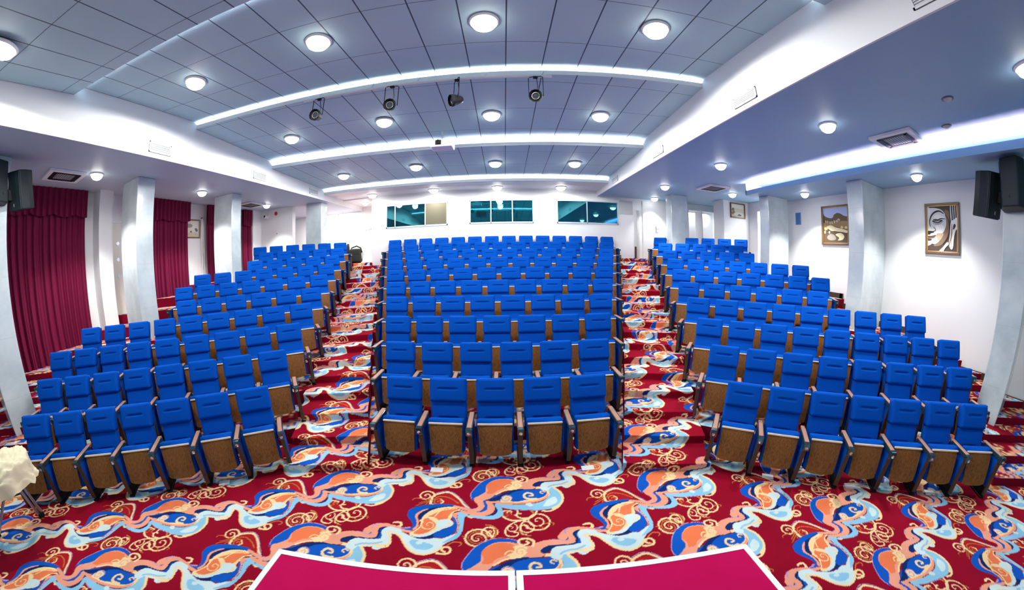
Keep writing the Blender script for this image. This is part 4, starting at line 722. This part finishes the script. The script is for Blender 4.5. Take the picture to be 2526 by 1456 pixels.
# ------------------------------------------------------------------ lamps
PK = 1.0
def lamp(x, y, z, rad, label, power, grp, size=3.08, slope=0):
    root = empty('ceiling_lamp', (x, y, z)); tag(root, label, 'lamp', grp)
    b = MB(); b.lathe([(rad * 1.12, 0), (rad * 1.12, -.012), (rad * 1.0, -.03), (rad * .99, 0)], 'white', 28); b.build('rim', root)
    b = MB(); b.lathe([(rad * .98, -.012), (rad * .95, -.04), (rad * .8, -.085), (rad * .55, -.115), (rad * .25, -.13), (.01, -.133)], 'lamp', 28); b.build('diffuser', root, smooth=True)
    if power:
        l = bpy.data.lights.new('lamp_light', 'SPOT'); l.energy = power * PK; l.spot_size = size; l.spot_blend = .12 if size > 2.5 else .5; l.shadow_soft_size = rad * .8; l.color = (1, .97, .92)
        lo = bpy.data.objects.new('lamp_light', l); COLL.objects.link(lo); lo.location = (x, y, z - .15)
COLN = ['above the left seats', 'left of the middle', 'near the middle', 'right of the middle']
zB = lambda y: 5.42 + (y - 1.4) / 3.4 * .13
for row, (ys, z, P_, what) in enumerate((((3.01, 3.24, 3.39, 3.22), 5.48, 230, 'in the ceiling strip nearest the stage'), ((5.94, 6.03, 6.16, 6.01), 5.345, 210, 'in the ceiling strip with the projector'), ((8.67, 8.65, 8.75, 8.64), 5.03, 110, 'in the third ceiling strip'), ((10.95, 10.98, 10.98, 10.95), 4.81, 80, 'just above the control room windows'))):
    for i, x in enumerate((-4.75, -2.44, -.235, 1.945)):
        lamp(x, ys[i], z, .17, f'round white ceiling lamp {what}, {COLN[i]}', P_, 'round lamps of the stepped ceiling')
lamp(-5.2, .25, 5.10, .17, 'round lamp at the left edge of the ceiling nearest the stage', 300, 'round lamps of the stepped ceiling')
for (x, y, z, P_, lb) in ((4.82, 2.93, H, 430, 'large round lamp in the blue ceiling beside the near air conditioner'), (4.85, 6.0, H, 430, 'round lamp in the blue right ceiling between two air conditioners'), (4.84, 8.86, H, 360, 'round lamp in the blue ceiling near the far right marble pillar'), (7.4, 8.63, H, 360, 'round lamp in the far right ceiling close to the landscape painting'), (5.5, 10.95, H, 160, 'small lamp above the white door at the back right'), (4.95, .02, H, 130, 'lamp at the right edge of the view in the blue ceiling'),
        (7.45, 2.44, HS, 330, 'lamp in the lowered ceiling above the half face painting'), (7.6, 5.67, HS, 330, 'lamp in the lowered ceiling near the town painting'),
        (-7.9, 2.74, H, 430, 'lamp in the left ceiling beside the near air conditioner'), (-8.03, 5.93, H, 430, 'lamp in the left ceiling between the middle marble pillars'), (-8.25, 9.09, H, 360, 'lamp in the far left ceiling near the red alarm bell'), (-5.6, 12.2, 4.78, 90, 'lamp over the landing at the top of the left aisle')):
    lamp(x, y, z, .14 if z == H else .12, lb, P_, 'lamps of the side ceilings', 1.85)

# ------------------------------------------------------------------ ceiling fittings
def cassette(x, y, rz, label):
    root = empty('ceiling_air_conditioner', (x, y, H - .001), rz); tag(root, label, 'air conditioner', 'square ceiling air conditioners')
    b = MB(); s = .40
    for a in (0, 90, 180, 270):
        T = Matrix.Rotation(R(a), 4, 'Z'); b.prism([(-s, -s), (s, -s), (s - .10, -s + .10), (-s + .10, -s + .10)], -.05, 0, 'white', T)
    b.build('fascia', root, bevel=.006)
    b = MB(); b.box(-.2, .2, -.2, .2, -.045, -.01, 'grille'); 
    for k in range(9): b.box(-.19, .19, -.18 + k * .045 - .006, -.18 + k * .045 + .006, -.05, -.045, 'dark_grille')
    b.build('intake_grille', root)
    for a in (0, 90, 180, 270):
        b = MB(); b.box(-.27, .27, -.31, -.215, -.05, -.015, 'black_plastic', Matrix.Rotation(R(a), 4, 'Z')); b.build('louvre', root)
    b = MB(); b.box(-.3, .3, -.3, .3, -.012, 0, 'white'); b.build('back_plate', root)
cassette(6.21, 2.30, R(0), 'white ceiling air conditioner beside the bright strip above the paintings')
cassette(6.25, 8.22, R(0), 'white ceiling air conditioner above the back of the right block')
cassette(-8.3, 2.12, R(0), 'grey ceiling air conditioner above the near crimson curtain')
cassette(-8.55, 8.55, R(0), 'ceiling air conditioner in the far left corner near the lamp')
def vent(x, y0, y1, z0, z1, side, label):
    root = empty('wall_vent', (x, (y0 + y1) / 2, (z0 + z1) / 2)); tag(root, label, 'vent', 'vents in the white beams')
    w, h = (y1 - y0) / 2, (z1 - z0) / 2; d = side * .02; f = sorted((0, d))
    b = MB()
    for a in ((-w, w, h - .02, h), (-w, w, -h, -h + .02), (-w, -w + .02, -h, h), (w - .02, w, -h, h)): b.box(f[0], f[1], *a, 'white')
    b.build('vent_frame', root); b = MB(); b.box(f[0] * .5, f[1] * .5, -w, w, -h, h, 'grille')
    for k in range(5): z = -h + .03 + k * (2 * h - .06) / 4; b.box(f[0] * .8, f[1] * .8, -w + .02, w - .02, z - .006, z + .006, 'white')
    b.build('louvre', root)
VN = 'nearest the stage', 'second from the stage', 'third from the stage', 'farthest from the stage'
for i, y in enumerate((.45, 3.33, 6.32, 9.3)): vent(XBR, y - .26, y + .26, 4.69, 4.855, -1, f'small louvred vent in the right white beam, {VN[i]}')
for i, (y, l) in enumerate(((3.4, 0), (6.52, 1), (9.25, 2))): vent(XBL, y - .26, y + .26, 4.70, 4.90, 1, 'small louvred vent in the left white beam, ' + ('nearest the stage', 'middle one', 'nearest the back wall')[i])
for (x, y, lb) in ((5.2, 1.06, 'small round smoke detector in the blue right ceiling, nearer the beam'), (6.16, 1.37, 'round dark smoke detector beside the bright strip of the right ceiling')):
    root = empty('smoke_detector', (x, y, H)); tag(root, lb, 'smoke detector')
    b = MB(); b.lathe([(.06, 0), (.06, -.015), (.045, -.03), (.02, -.045), (.005, -.045)], 'grey_panel', 20); b.build('detector_body', root, smooth=True)
    b = MB(); b.lathe([(.085, 0), (.085, -.008), (.06, -.012)], 'dark_grille', 20); b.build('base_ring', root)
# ------------------------------------------------------------------ pipe with four stage spotlights under the first ceiling step
pf = lambda x: a1(x) - .05
root = empty('lighting_rail', (0, 0, 0)); tag(root, 'white pipe under the first ceiling step that carries the black spotlights', 'rail')
pz = lambda x: 5.37 - (x + 3.45) * .006
b = MB(); b.tube([(x, pf(x), pz(x)) for x in np.linspace(-3.5, .76, 26)], .025, 'white', 10); b.build('rail_tube', root, smooth=True)
for x in (-3.2, -2.2, -1.4, -.3, .6):
    b = MB(); b.tube([(x, pf(x), pz(x)), (x + .04, pf(x) + .04, pz(x) + .12)], .008, 'grey_panel', 6); b.build('hanger', root)
def can(x, z, yawd, pit, label):
    y = pf(x) - .03; root = empty('stage_spotlight', (x, y, z)); root.scale = (.68, .68, .68); tag(root, label, 'spotlight', 'black stage spotlights on the white rail')
    T = Matrix.Rotation(R(yawd), 4, 'Z') @ Matrix.Rotation(R(90 + pit), 4, 'X')     # +z of the can looks at the stage
    b = MB(); b.lathe([(.02, -.17), (.07, -.16), (.10, -.11), (.125, -.02), (.135, .02), (.155, .08), (.155, .14), (.145, .14), (.14, .08), (.09, .05)], 'black', 12, T); b.build('can_body', root)
    b = MB(); b.lathe([(.105, .055), (.09, .075), (.075, .08), (.07, .07), (.05, .072), (.01, .078)], 'lens_dark', 20, T); b.build('lens', root, smooth=True)
    b = MB(); b.tube([T @ Vector((.085 * math.cos(a * math.pi / 12), .085 * math.sin(a * math.pi / 12), .085)) for a in range(25)], .006, 'steel', 6); b.build('lens_ring', root, smooth=True)
    b = MB(); h = (pz(x) - z - .03) / .68; Tz = Matrix.Rotation(R(yawd), 4, 'Z')
    b.tube([Tz @ Vector(p) for p in ((-.165, 0, 0), (-.165, 0, h - .03), (-.13, 0, h), (.13, 0, h), (.165, 0, h - .03), (.165, 0, 0))], .01, 'black', 6); b.box(-.05, .05, -.03, .04, h - .04, h + .002, 'black'); b.build('yoke', root)
    b = MB(); b.tube([(.02, 0, h), (.05, .05, h * .55), (.0, .12, .05)], .008, 'black', 6); b.build('power_cable', root)
can(-3.16, 5.00, 0, 6, 'black stage spotlight hanging at the left end of the white rail')
can(-1.80, 4.95, 8, 8, 'black stage spotlight second from the left on the white rail')
can(-.73, 4.93, -62, 16, 'black stage spotlight turned sideways so that its shiny flank shows')
can(.50, 4.935, -14, 14, 'black stage spotlight hanging at the right end of the white rail')
# ------------------------------------------------------------------ projector
root = empty('projector', (-1.35, 6.88, 4.95)); tag(root, 'white projector hanging on a pole from the ceiling strip near the middle', 'projector')
b = MB(); b.box(-.25, .25, -.18, .2, -.07, .09, 'white'); b.build('projector_body', root, bevel=.03, seg=3)
b = MB(); b.box(-.13, .0, -.2, -.17, -.03, .08, 'black_plastic'); b.build('lens_recess', root, bevel=.01)
b = MB(); b.lathe([(.045, 0), (.05, .03), (.04, .03), (.035, .015), (.005, .01)], 'black', 18, Matrix.Translation((-.065, -.2, .025)) @ Matrix.Rotation(R(90), 4, 'X')); b.build('lens', root, smooth=True)
b = MB(); b.box(-.12, .08, -.1, .1, .09, .14, 'white'); b.tube([(-.02, 0, .14), (-.02, 0, .36)], .022, 'white', 10); b.build('mount_pole', root)
# ------------------------------------------------------------------ wall speakers
def speaker(x, y, z, yawd, pit, w, d, h, label, post=None):
    root = empty('wall_speaker', (x, y, z)); tag(root, label, 'speaker', 'black wall speakers')
    T = Matrix.Rotation(R(yawd), 4, 'Z') @ Matrix.Rotation(R(pit), 4, 'X')
    b = MB(); b.prism([(-w / 2, -d / 2), (w / 2, -d / 2), (w / 2 * .95, d * .05), (w / 2 * .62, d / 2), (-w / 2 * .62, d / 2), (-w / 2 * .95, d * .05)], -h / 2, h / 2, 'black_plastic', T); b.build('cabinet', root, bevel=.02)
    b = MB(); b.prism([(-w / 2 * .93, -d / 2 - .018), (-w / 2 * .5, -d / 2 - .03), (w / 2 * .5, -d / 2 - .03), (w / 2 * .93, -d / 2 - .018), (w / 2 * .93, -d / 2), (-w / 2 * .93, -d / 2)], -h / 2 * .95, h / 2 * .95, 'mesh_black', T); b.build('grille', root)
    if post:
        b = MB(); b.tube([T @ Vector((0, d / 2, -h * .3)), Vector(post) - Vector((x, y, z))], .025, 'black', 8); b.box(post[0] - x - .05, post[0] - x + .05, post[1] - y - .05, post[1] - y + .05, post[2] - z - .08, post[2] - z + .08, 'black'); b.build('bracket', root)
    b = MB(); b.box(-.012, .012, -d / 2 - .036, -d / 2 - .03, -h / 2 * .8, -h / 2 * .8 + .05, 'steel', T); b.build('badge', root)
# ------------------------------------------------------------------ rear wall fittings
root = empty('alarm_bell', (-8.63, 10.1, 4.43)); tag(root, 'round red alarm bell on the back left wall', 'alarm bell')
b = MB(); b.lathe([(.075, 0), (.075, .02), (.06, .045), (.02, .06), (.005, .06)], 'red', 20, Matrix.Rotation(R(90), 4, 'X')); b.build('gong', root, smooth=True)
b = MB(); b.box(-.05, .05, -.015, 0, -.05, .05, 'grille'); b.build('mount_plate', root)
def camera_fit(x, y, z, label):
    root = empty('security_camera', (x, y, z)); tag(root, label, 'security camera', 'white security cameras')
    b = MB(); b.tube([(0, 0, .22), (0, -.02, .05), (-.03, -.12, -.02)], .03, 'white', 8); b.build('arm', root)
    b = MB(); b.box(-.09, .0, -.26, -.06, -.09, .0, 'white', Matrix.Rotation(R(-12), 4, 'X')); b.build('camera_body', root, bevel=.015)
    b = MB(); b.box(-.08, -.01, -.275, -.26, -.08, -.01, 'black_plastic', Matrix.Rotation(R(-12), 4, 'X')); b.build('camera_lens', root)
camera_fit(-8.97, 10.09, 4.33, 'white security camera on the back left wall beside the red bell')
camera_fit(-7.3, YREC - .01, 4.5, 'white security camera on the wall of the recess left of the control room')
mb = MB(); mb.box(-8.6, -8.5, 10.075, 10.1, 3.6, 3.72, 'white'); mb.box(-8.58, -8.52, 10.07, 10.075, 3.63, 3.69, 'grille'); tag(mb.build('light_switch', bevel=.004), 'small white light switch on the back left wall below the red bell', 'switch')
mb = MB()
for k in range(3): mb.box(-6.1 + k * .12, -6.02 + k * .12, YREC - .02, YREC, 3.72 + k * .02, 3.78 + k * .02, 'grille')
tag(mb.build('socket_strip'), 'row of small grey sockets on the wall left of the control room', 'sockets')
speaker(-7.62, 1.17, 4.10, 28, 12, .36, .34, .62, 'black wall speaker turned to the seats on the left pillar', (-7.62, .95, 4.0))
speaker(-7.55, .72, 4.16, -60, 8, .36, .34, .66, 'black wall speaker cut by the left edge, facing the stage', (-7.6, .70, 3.95))
speaker(7.2, 1.05, 3.76, -28, 12, .38, .36, .70, 'black wall speaker turned to the seats on the right pillar', (7.2, .82, 3.7))
speaker(6.95, .58, 3.84, 80, 6, .42, .36, .72, 'black wall speaker facing across the hall near the right edge', (7.14, .58, 3.6))

# ------------------------------------------------------------------ backpack at the top of the left aisle
root = empty('backpack', (-5.85, 11.7, ZL), R(12)); tag(root, 'black backpack standing on the landing at the top of the left aisle', 'backpack')
b = MB(); b.box(-.22, .28, -.14, .14, .0, .56, 'bag'); b.build('bag_body', root, bevel=.08, seg=4)
b = MB(); b.box(-.15, .26, -.17, -.12, .05, .34, 'bag'); b.build('front_pocket', root, bevel=.04, seg=3)
b = MB(); b.tube([(-.2, 0, .45), (-.1, -.05, .60), (.1, -.06, .66), (.26, -.02, .58), (.31, 0, .4)], .03, 'bag', 8); b.build('top_flap', root, smooth=True)
b = MB(); b.tube([(.27, 0, .5), (.34, -.04, .4), (.33, -.05, .2), (.3, -.02, .05)], .014, 'bag', 6); b.build('strap', root)
root = empty('rolled_mat', (-6.22, 11.75, ZL)); tag(root, 'upright dark rolled mat leaning beside the black backpack', 'mat')
b = MB(); b.tube([(0, 0, 0), (.0, .0, .3), (.02, .0, .62), (.05, 0, .78)], [.10, .10, .095, .05], 'bag', 14); b.build('mat_roll', root, smooth=True)
b = MB(); b.tube([(-.0, -.105, .3), (.1, 0, .31), (0, .105, .3), (-.1, 0, .31), (0, -.105, .3)], .012, 'grey_panel', 6); b.build('strap', root)

# ------------------------------------------------------------------ stage platforms
def stage(x0, x1, sgn, label):
    root = empty('stage_platform', ((x0 + x1) / 2, .4, 0)); tag(root, label, 'stage platform', 'red stage platforms')
    ox, oy = (x0 + x1) / 2, .4; Z = .43
    fr = lambda x: 1.375 - (.045 if sgn < 0 else .065) * x * x
    xs = np.linspace(x0, x1, 13); e = .045
    side = lambda x, y: x + (.0 if abs(x) < .5 else sgn * .13 * max(0, 1.2 - y) * .35)
    poly = [(x - ox, fr(x) - oy) for x in xs] + [(side(x1, -.9) - ox, -.9 - oy), (side(x0, -.9) - ox, -.9 - oy)]
    b = MB(); b.prism(poly, 0, Z - .012, 'dark_wood'); b.build('platform_box', root)
    xi = np.linspace(x0 + e, x1 - e, 13); pin = [(x - ox, fr(x) - e - oy) for x in xi] + [(side(x1 - e, -.9) - ox, -.9 - oy), (side(x0 + e, -.9) - ox, -.9 - oy)]
    b = MB(); b.prism(pin, Z - .012, Z, 'stage_red'); b.build('carpet_top', root)
    b = MB(); n = len(poly); vs = [(p[0], p[1], z) for z in (Z - .04, Z + .004) for p in poly] + [(p[0], p[1], z) for z in (Z - .04, Z + .004) for p in pin]; fs = []
    for i in range(n):
        j = (i + 1) % n
        fs += [(i, j, n + j, n + i), (n + i, n + j, 3 * n + j, 3 * n + i), (2 * n + i, 2 * n + j, 3 * n + j, 3 * n + i)]
    b.add(vs, fs, 'white'); b.build('edge_trim', root)
stage(-1.745, .022, -1, 'red carpeted stage platform with white edging, left one of the pair')
stage(.032, 1.745, 1, 'red carpeted stage platform with white edging, right one of the pair')

# ------------------------------------------------------------------ cards on the floor before the front rows
for (x, y, a, lb) in ((-.857, 3.11, 0, 'white card on the carpet under the second seat of the middle front row'), (.937, 3.085, 0, 'white card on the carpet under the last seats of the middle front row'),
        (-3.43, 2.10, 39, 'white card on the carpet before the left block, nearest the aisle'), (-5.0, .91, 39, 'white card on the carpet before the middle of the left front row'), (-5.93, .17, 39, 'white card on the carpet beside the steel leg under the cream cloth'),
        (3.03, 2.19, -40, 'white card on the carpet before the right block, nearest the aisle'), (3.92, 1.46, -40, 'white card on the carpet before the middle of the right front row'), (4.85, .66, -40, 'white card on the carpet before the right block, farthest from the aisle')):
    b = MB(); b.box(-.075, .075, -.045, .045, 0, .006, 'paper', Matrix.Rotation(R(a), 4, 'Z')); o = b.build('floor_card'); o.location = (x, y, .001); tag(o, lb, 'card', 'white cards on the carpet')

# ------------------------------------------------------------------ steel stand with a cream cloth thrown over it
root = empty('folding_stand', (-5.05, -.05, 0)); tag(root, 'grey steel stand leg under the cream cloth at the left edge', 'stand')
def leg(p, q):
    b = MB(); d = (Vector(q) - Vector(p)); s = d.cross(Vector((1, 0, .2))).normalized() * .024
    b.tube([Vector(p) + s, Vector(q) + s], .018, 'steel', 8); b.tube([Vector(p) - s, Vector(q) - s], .018, 'steel', 8); b.build('leg', root)
    b = MB(); b.box(q[0] - .04, q[0] + .04, q[1] - .04, q[1] + .04, q[2] - .03, q[2] + .035, 'black'); b.build('foot', root, bevel=.01)
leg((-.04, .15, .62), (-.33, .22, .03)); leg((-.08, -.12, .62), (-.3, -.85, .03)); leg((-.12, .0, .62), (-.5, -.35, .03))
b = MB(); b.box(-.15, .15, -.2, .2, .60, .625, 'steel'); b.build('plate', root, bevel=.005)
vs = []; fs = []; rnd = random.Random(3); n, m_ = 96, 48
from mathutils import noise as mn
for j in range(m_ + 1):
    for i in range(n):
        a = 2 * math.pi * i / n; t_ = j / m_; rr = .40 * math.sin(min(1, t_ * 1.25) * math.pi / 2) * (1 + (.0 if t_ < .75 else .08 * math.sin(9 * a) * (t_ - .75) * 4))
        z = .80 + .13 * math.cos(t_ * 1.9) - (max(0, t_ - .72) ** 1 * .55)
        p = Vector((rr * math.cos(a) * .78, rr * math.sin(a), z)); w = mn.noise(p * 6 + Vector((3, 1, 0))) * .06 + (.5 - abs(mn.noise(p * 11))) * .06 + (.5 - abs(mn.noise(p * 24 + Vector((0, 5, 2))))) * .03
        vs.append((p.x * (1 + w), p.y * (1 + w), p.z + w * (1 if t_ > .02 else 0)))
for j in range(m_):
    for i in range(n): fs.append((j * n + i, j * n + (i + 1) % n, (j + 1) * n + (i + 1) % n, (j + 1) * n + i))
b = MB(); b.add(vs, fs, 'cloth'); o = b.build('draped_cloth', smooth=True); o.location = (-5.05, -.06, .0); tag(o, 'crumpled cream cloth thrown over the steel stand at the left edge', 'cloth')

# ------------------------------------------------------------------ light
w = bpy.data.worlds.new('world'); SC.world = w; w.use_nodes = True
bg = w.node_tree.nodes['Background']; bg.inputs[0].default_value = (.42, .86, 1, 1); bg.inputs[1].default_value = .30
def area(name, loc, target, sx, sy, power, col=(1, 1, 1)):
    l = bpy.data.lights.new(name, 'AREA'); l.shape = 'RECTANGLE'; l.size = sx; l.size_y = sy; l.energy = power * PK; l.color = col
    o = bpy.data.objects.new(name, l); COLL.objects.link(o); o.location = loc; d = Vector(target) - Vector(loc); o.rotation_euler = d.to_track_quat('-Z', 'Y').to_euler(); return o
area('front_fill', (0, -3.5, 5.0), (0, 5, 1.0), 8, 1.5, 50, (.95, .97, 1))  # unseen fill lamp added behind the camera to brighten the seating
area('control_room_fill', (0, 12.3, 4.8), (0, 12.4, 2), 5, .4, 140, (.8, .95, 1)); area('passage_light', (-7.5, 12.3, 4.5), (-7.5, 12.6, 2), .6, 1.2, 220, (1, .97, .9))  # the control room one is an unseen fill, added to bring out the desk
area('passage_light', (8.1, 12.4, 4.4), (8.1, 12.9, 2), 1.4, .6, 260); area('passage_light', (9.9, 8.9, 4.3), (10.3, 8.9, 2), .4, 1.4, 160)
vs_ = SC.view_settings; vs_.view_transform = 'Standard'; vs_.look = 'None'; vs_.exposure = 0.0; vs_.gamma = 1; vs_.use_curve_mapping = False
SC.cycles.use_denoising = True; SC.cycles.max_bounces = 7; SC.cycles.diffuse_bounces = 4; SC.cycles.use_adaptive_sampling = True; SC.cycles.adaptive_threshold = .035; SC.cycles.transparent_max_bounces = 6; SC.cycles.glossy_bounces = 3; SC.cycles.transmission_bounces = 2; SC.cycles.sample_clamp_indirect = 6; SC.cycles.caustics_reflective = False; SC.cycles.caustics_refractive = False
bpy.context.view_layer.update()
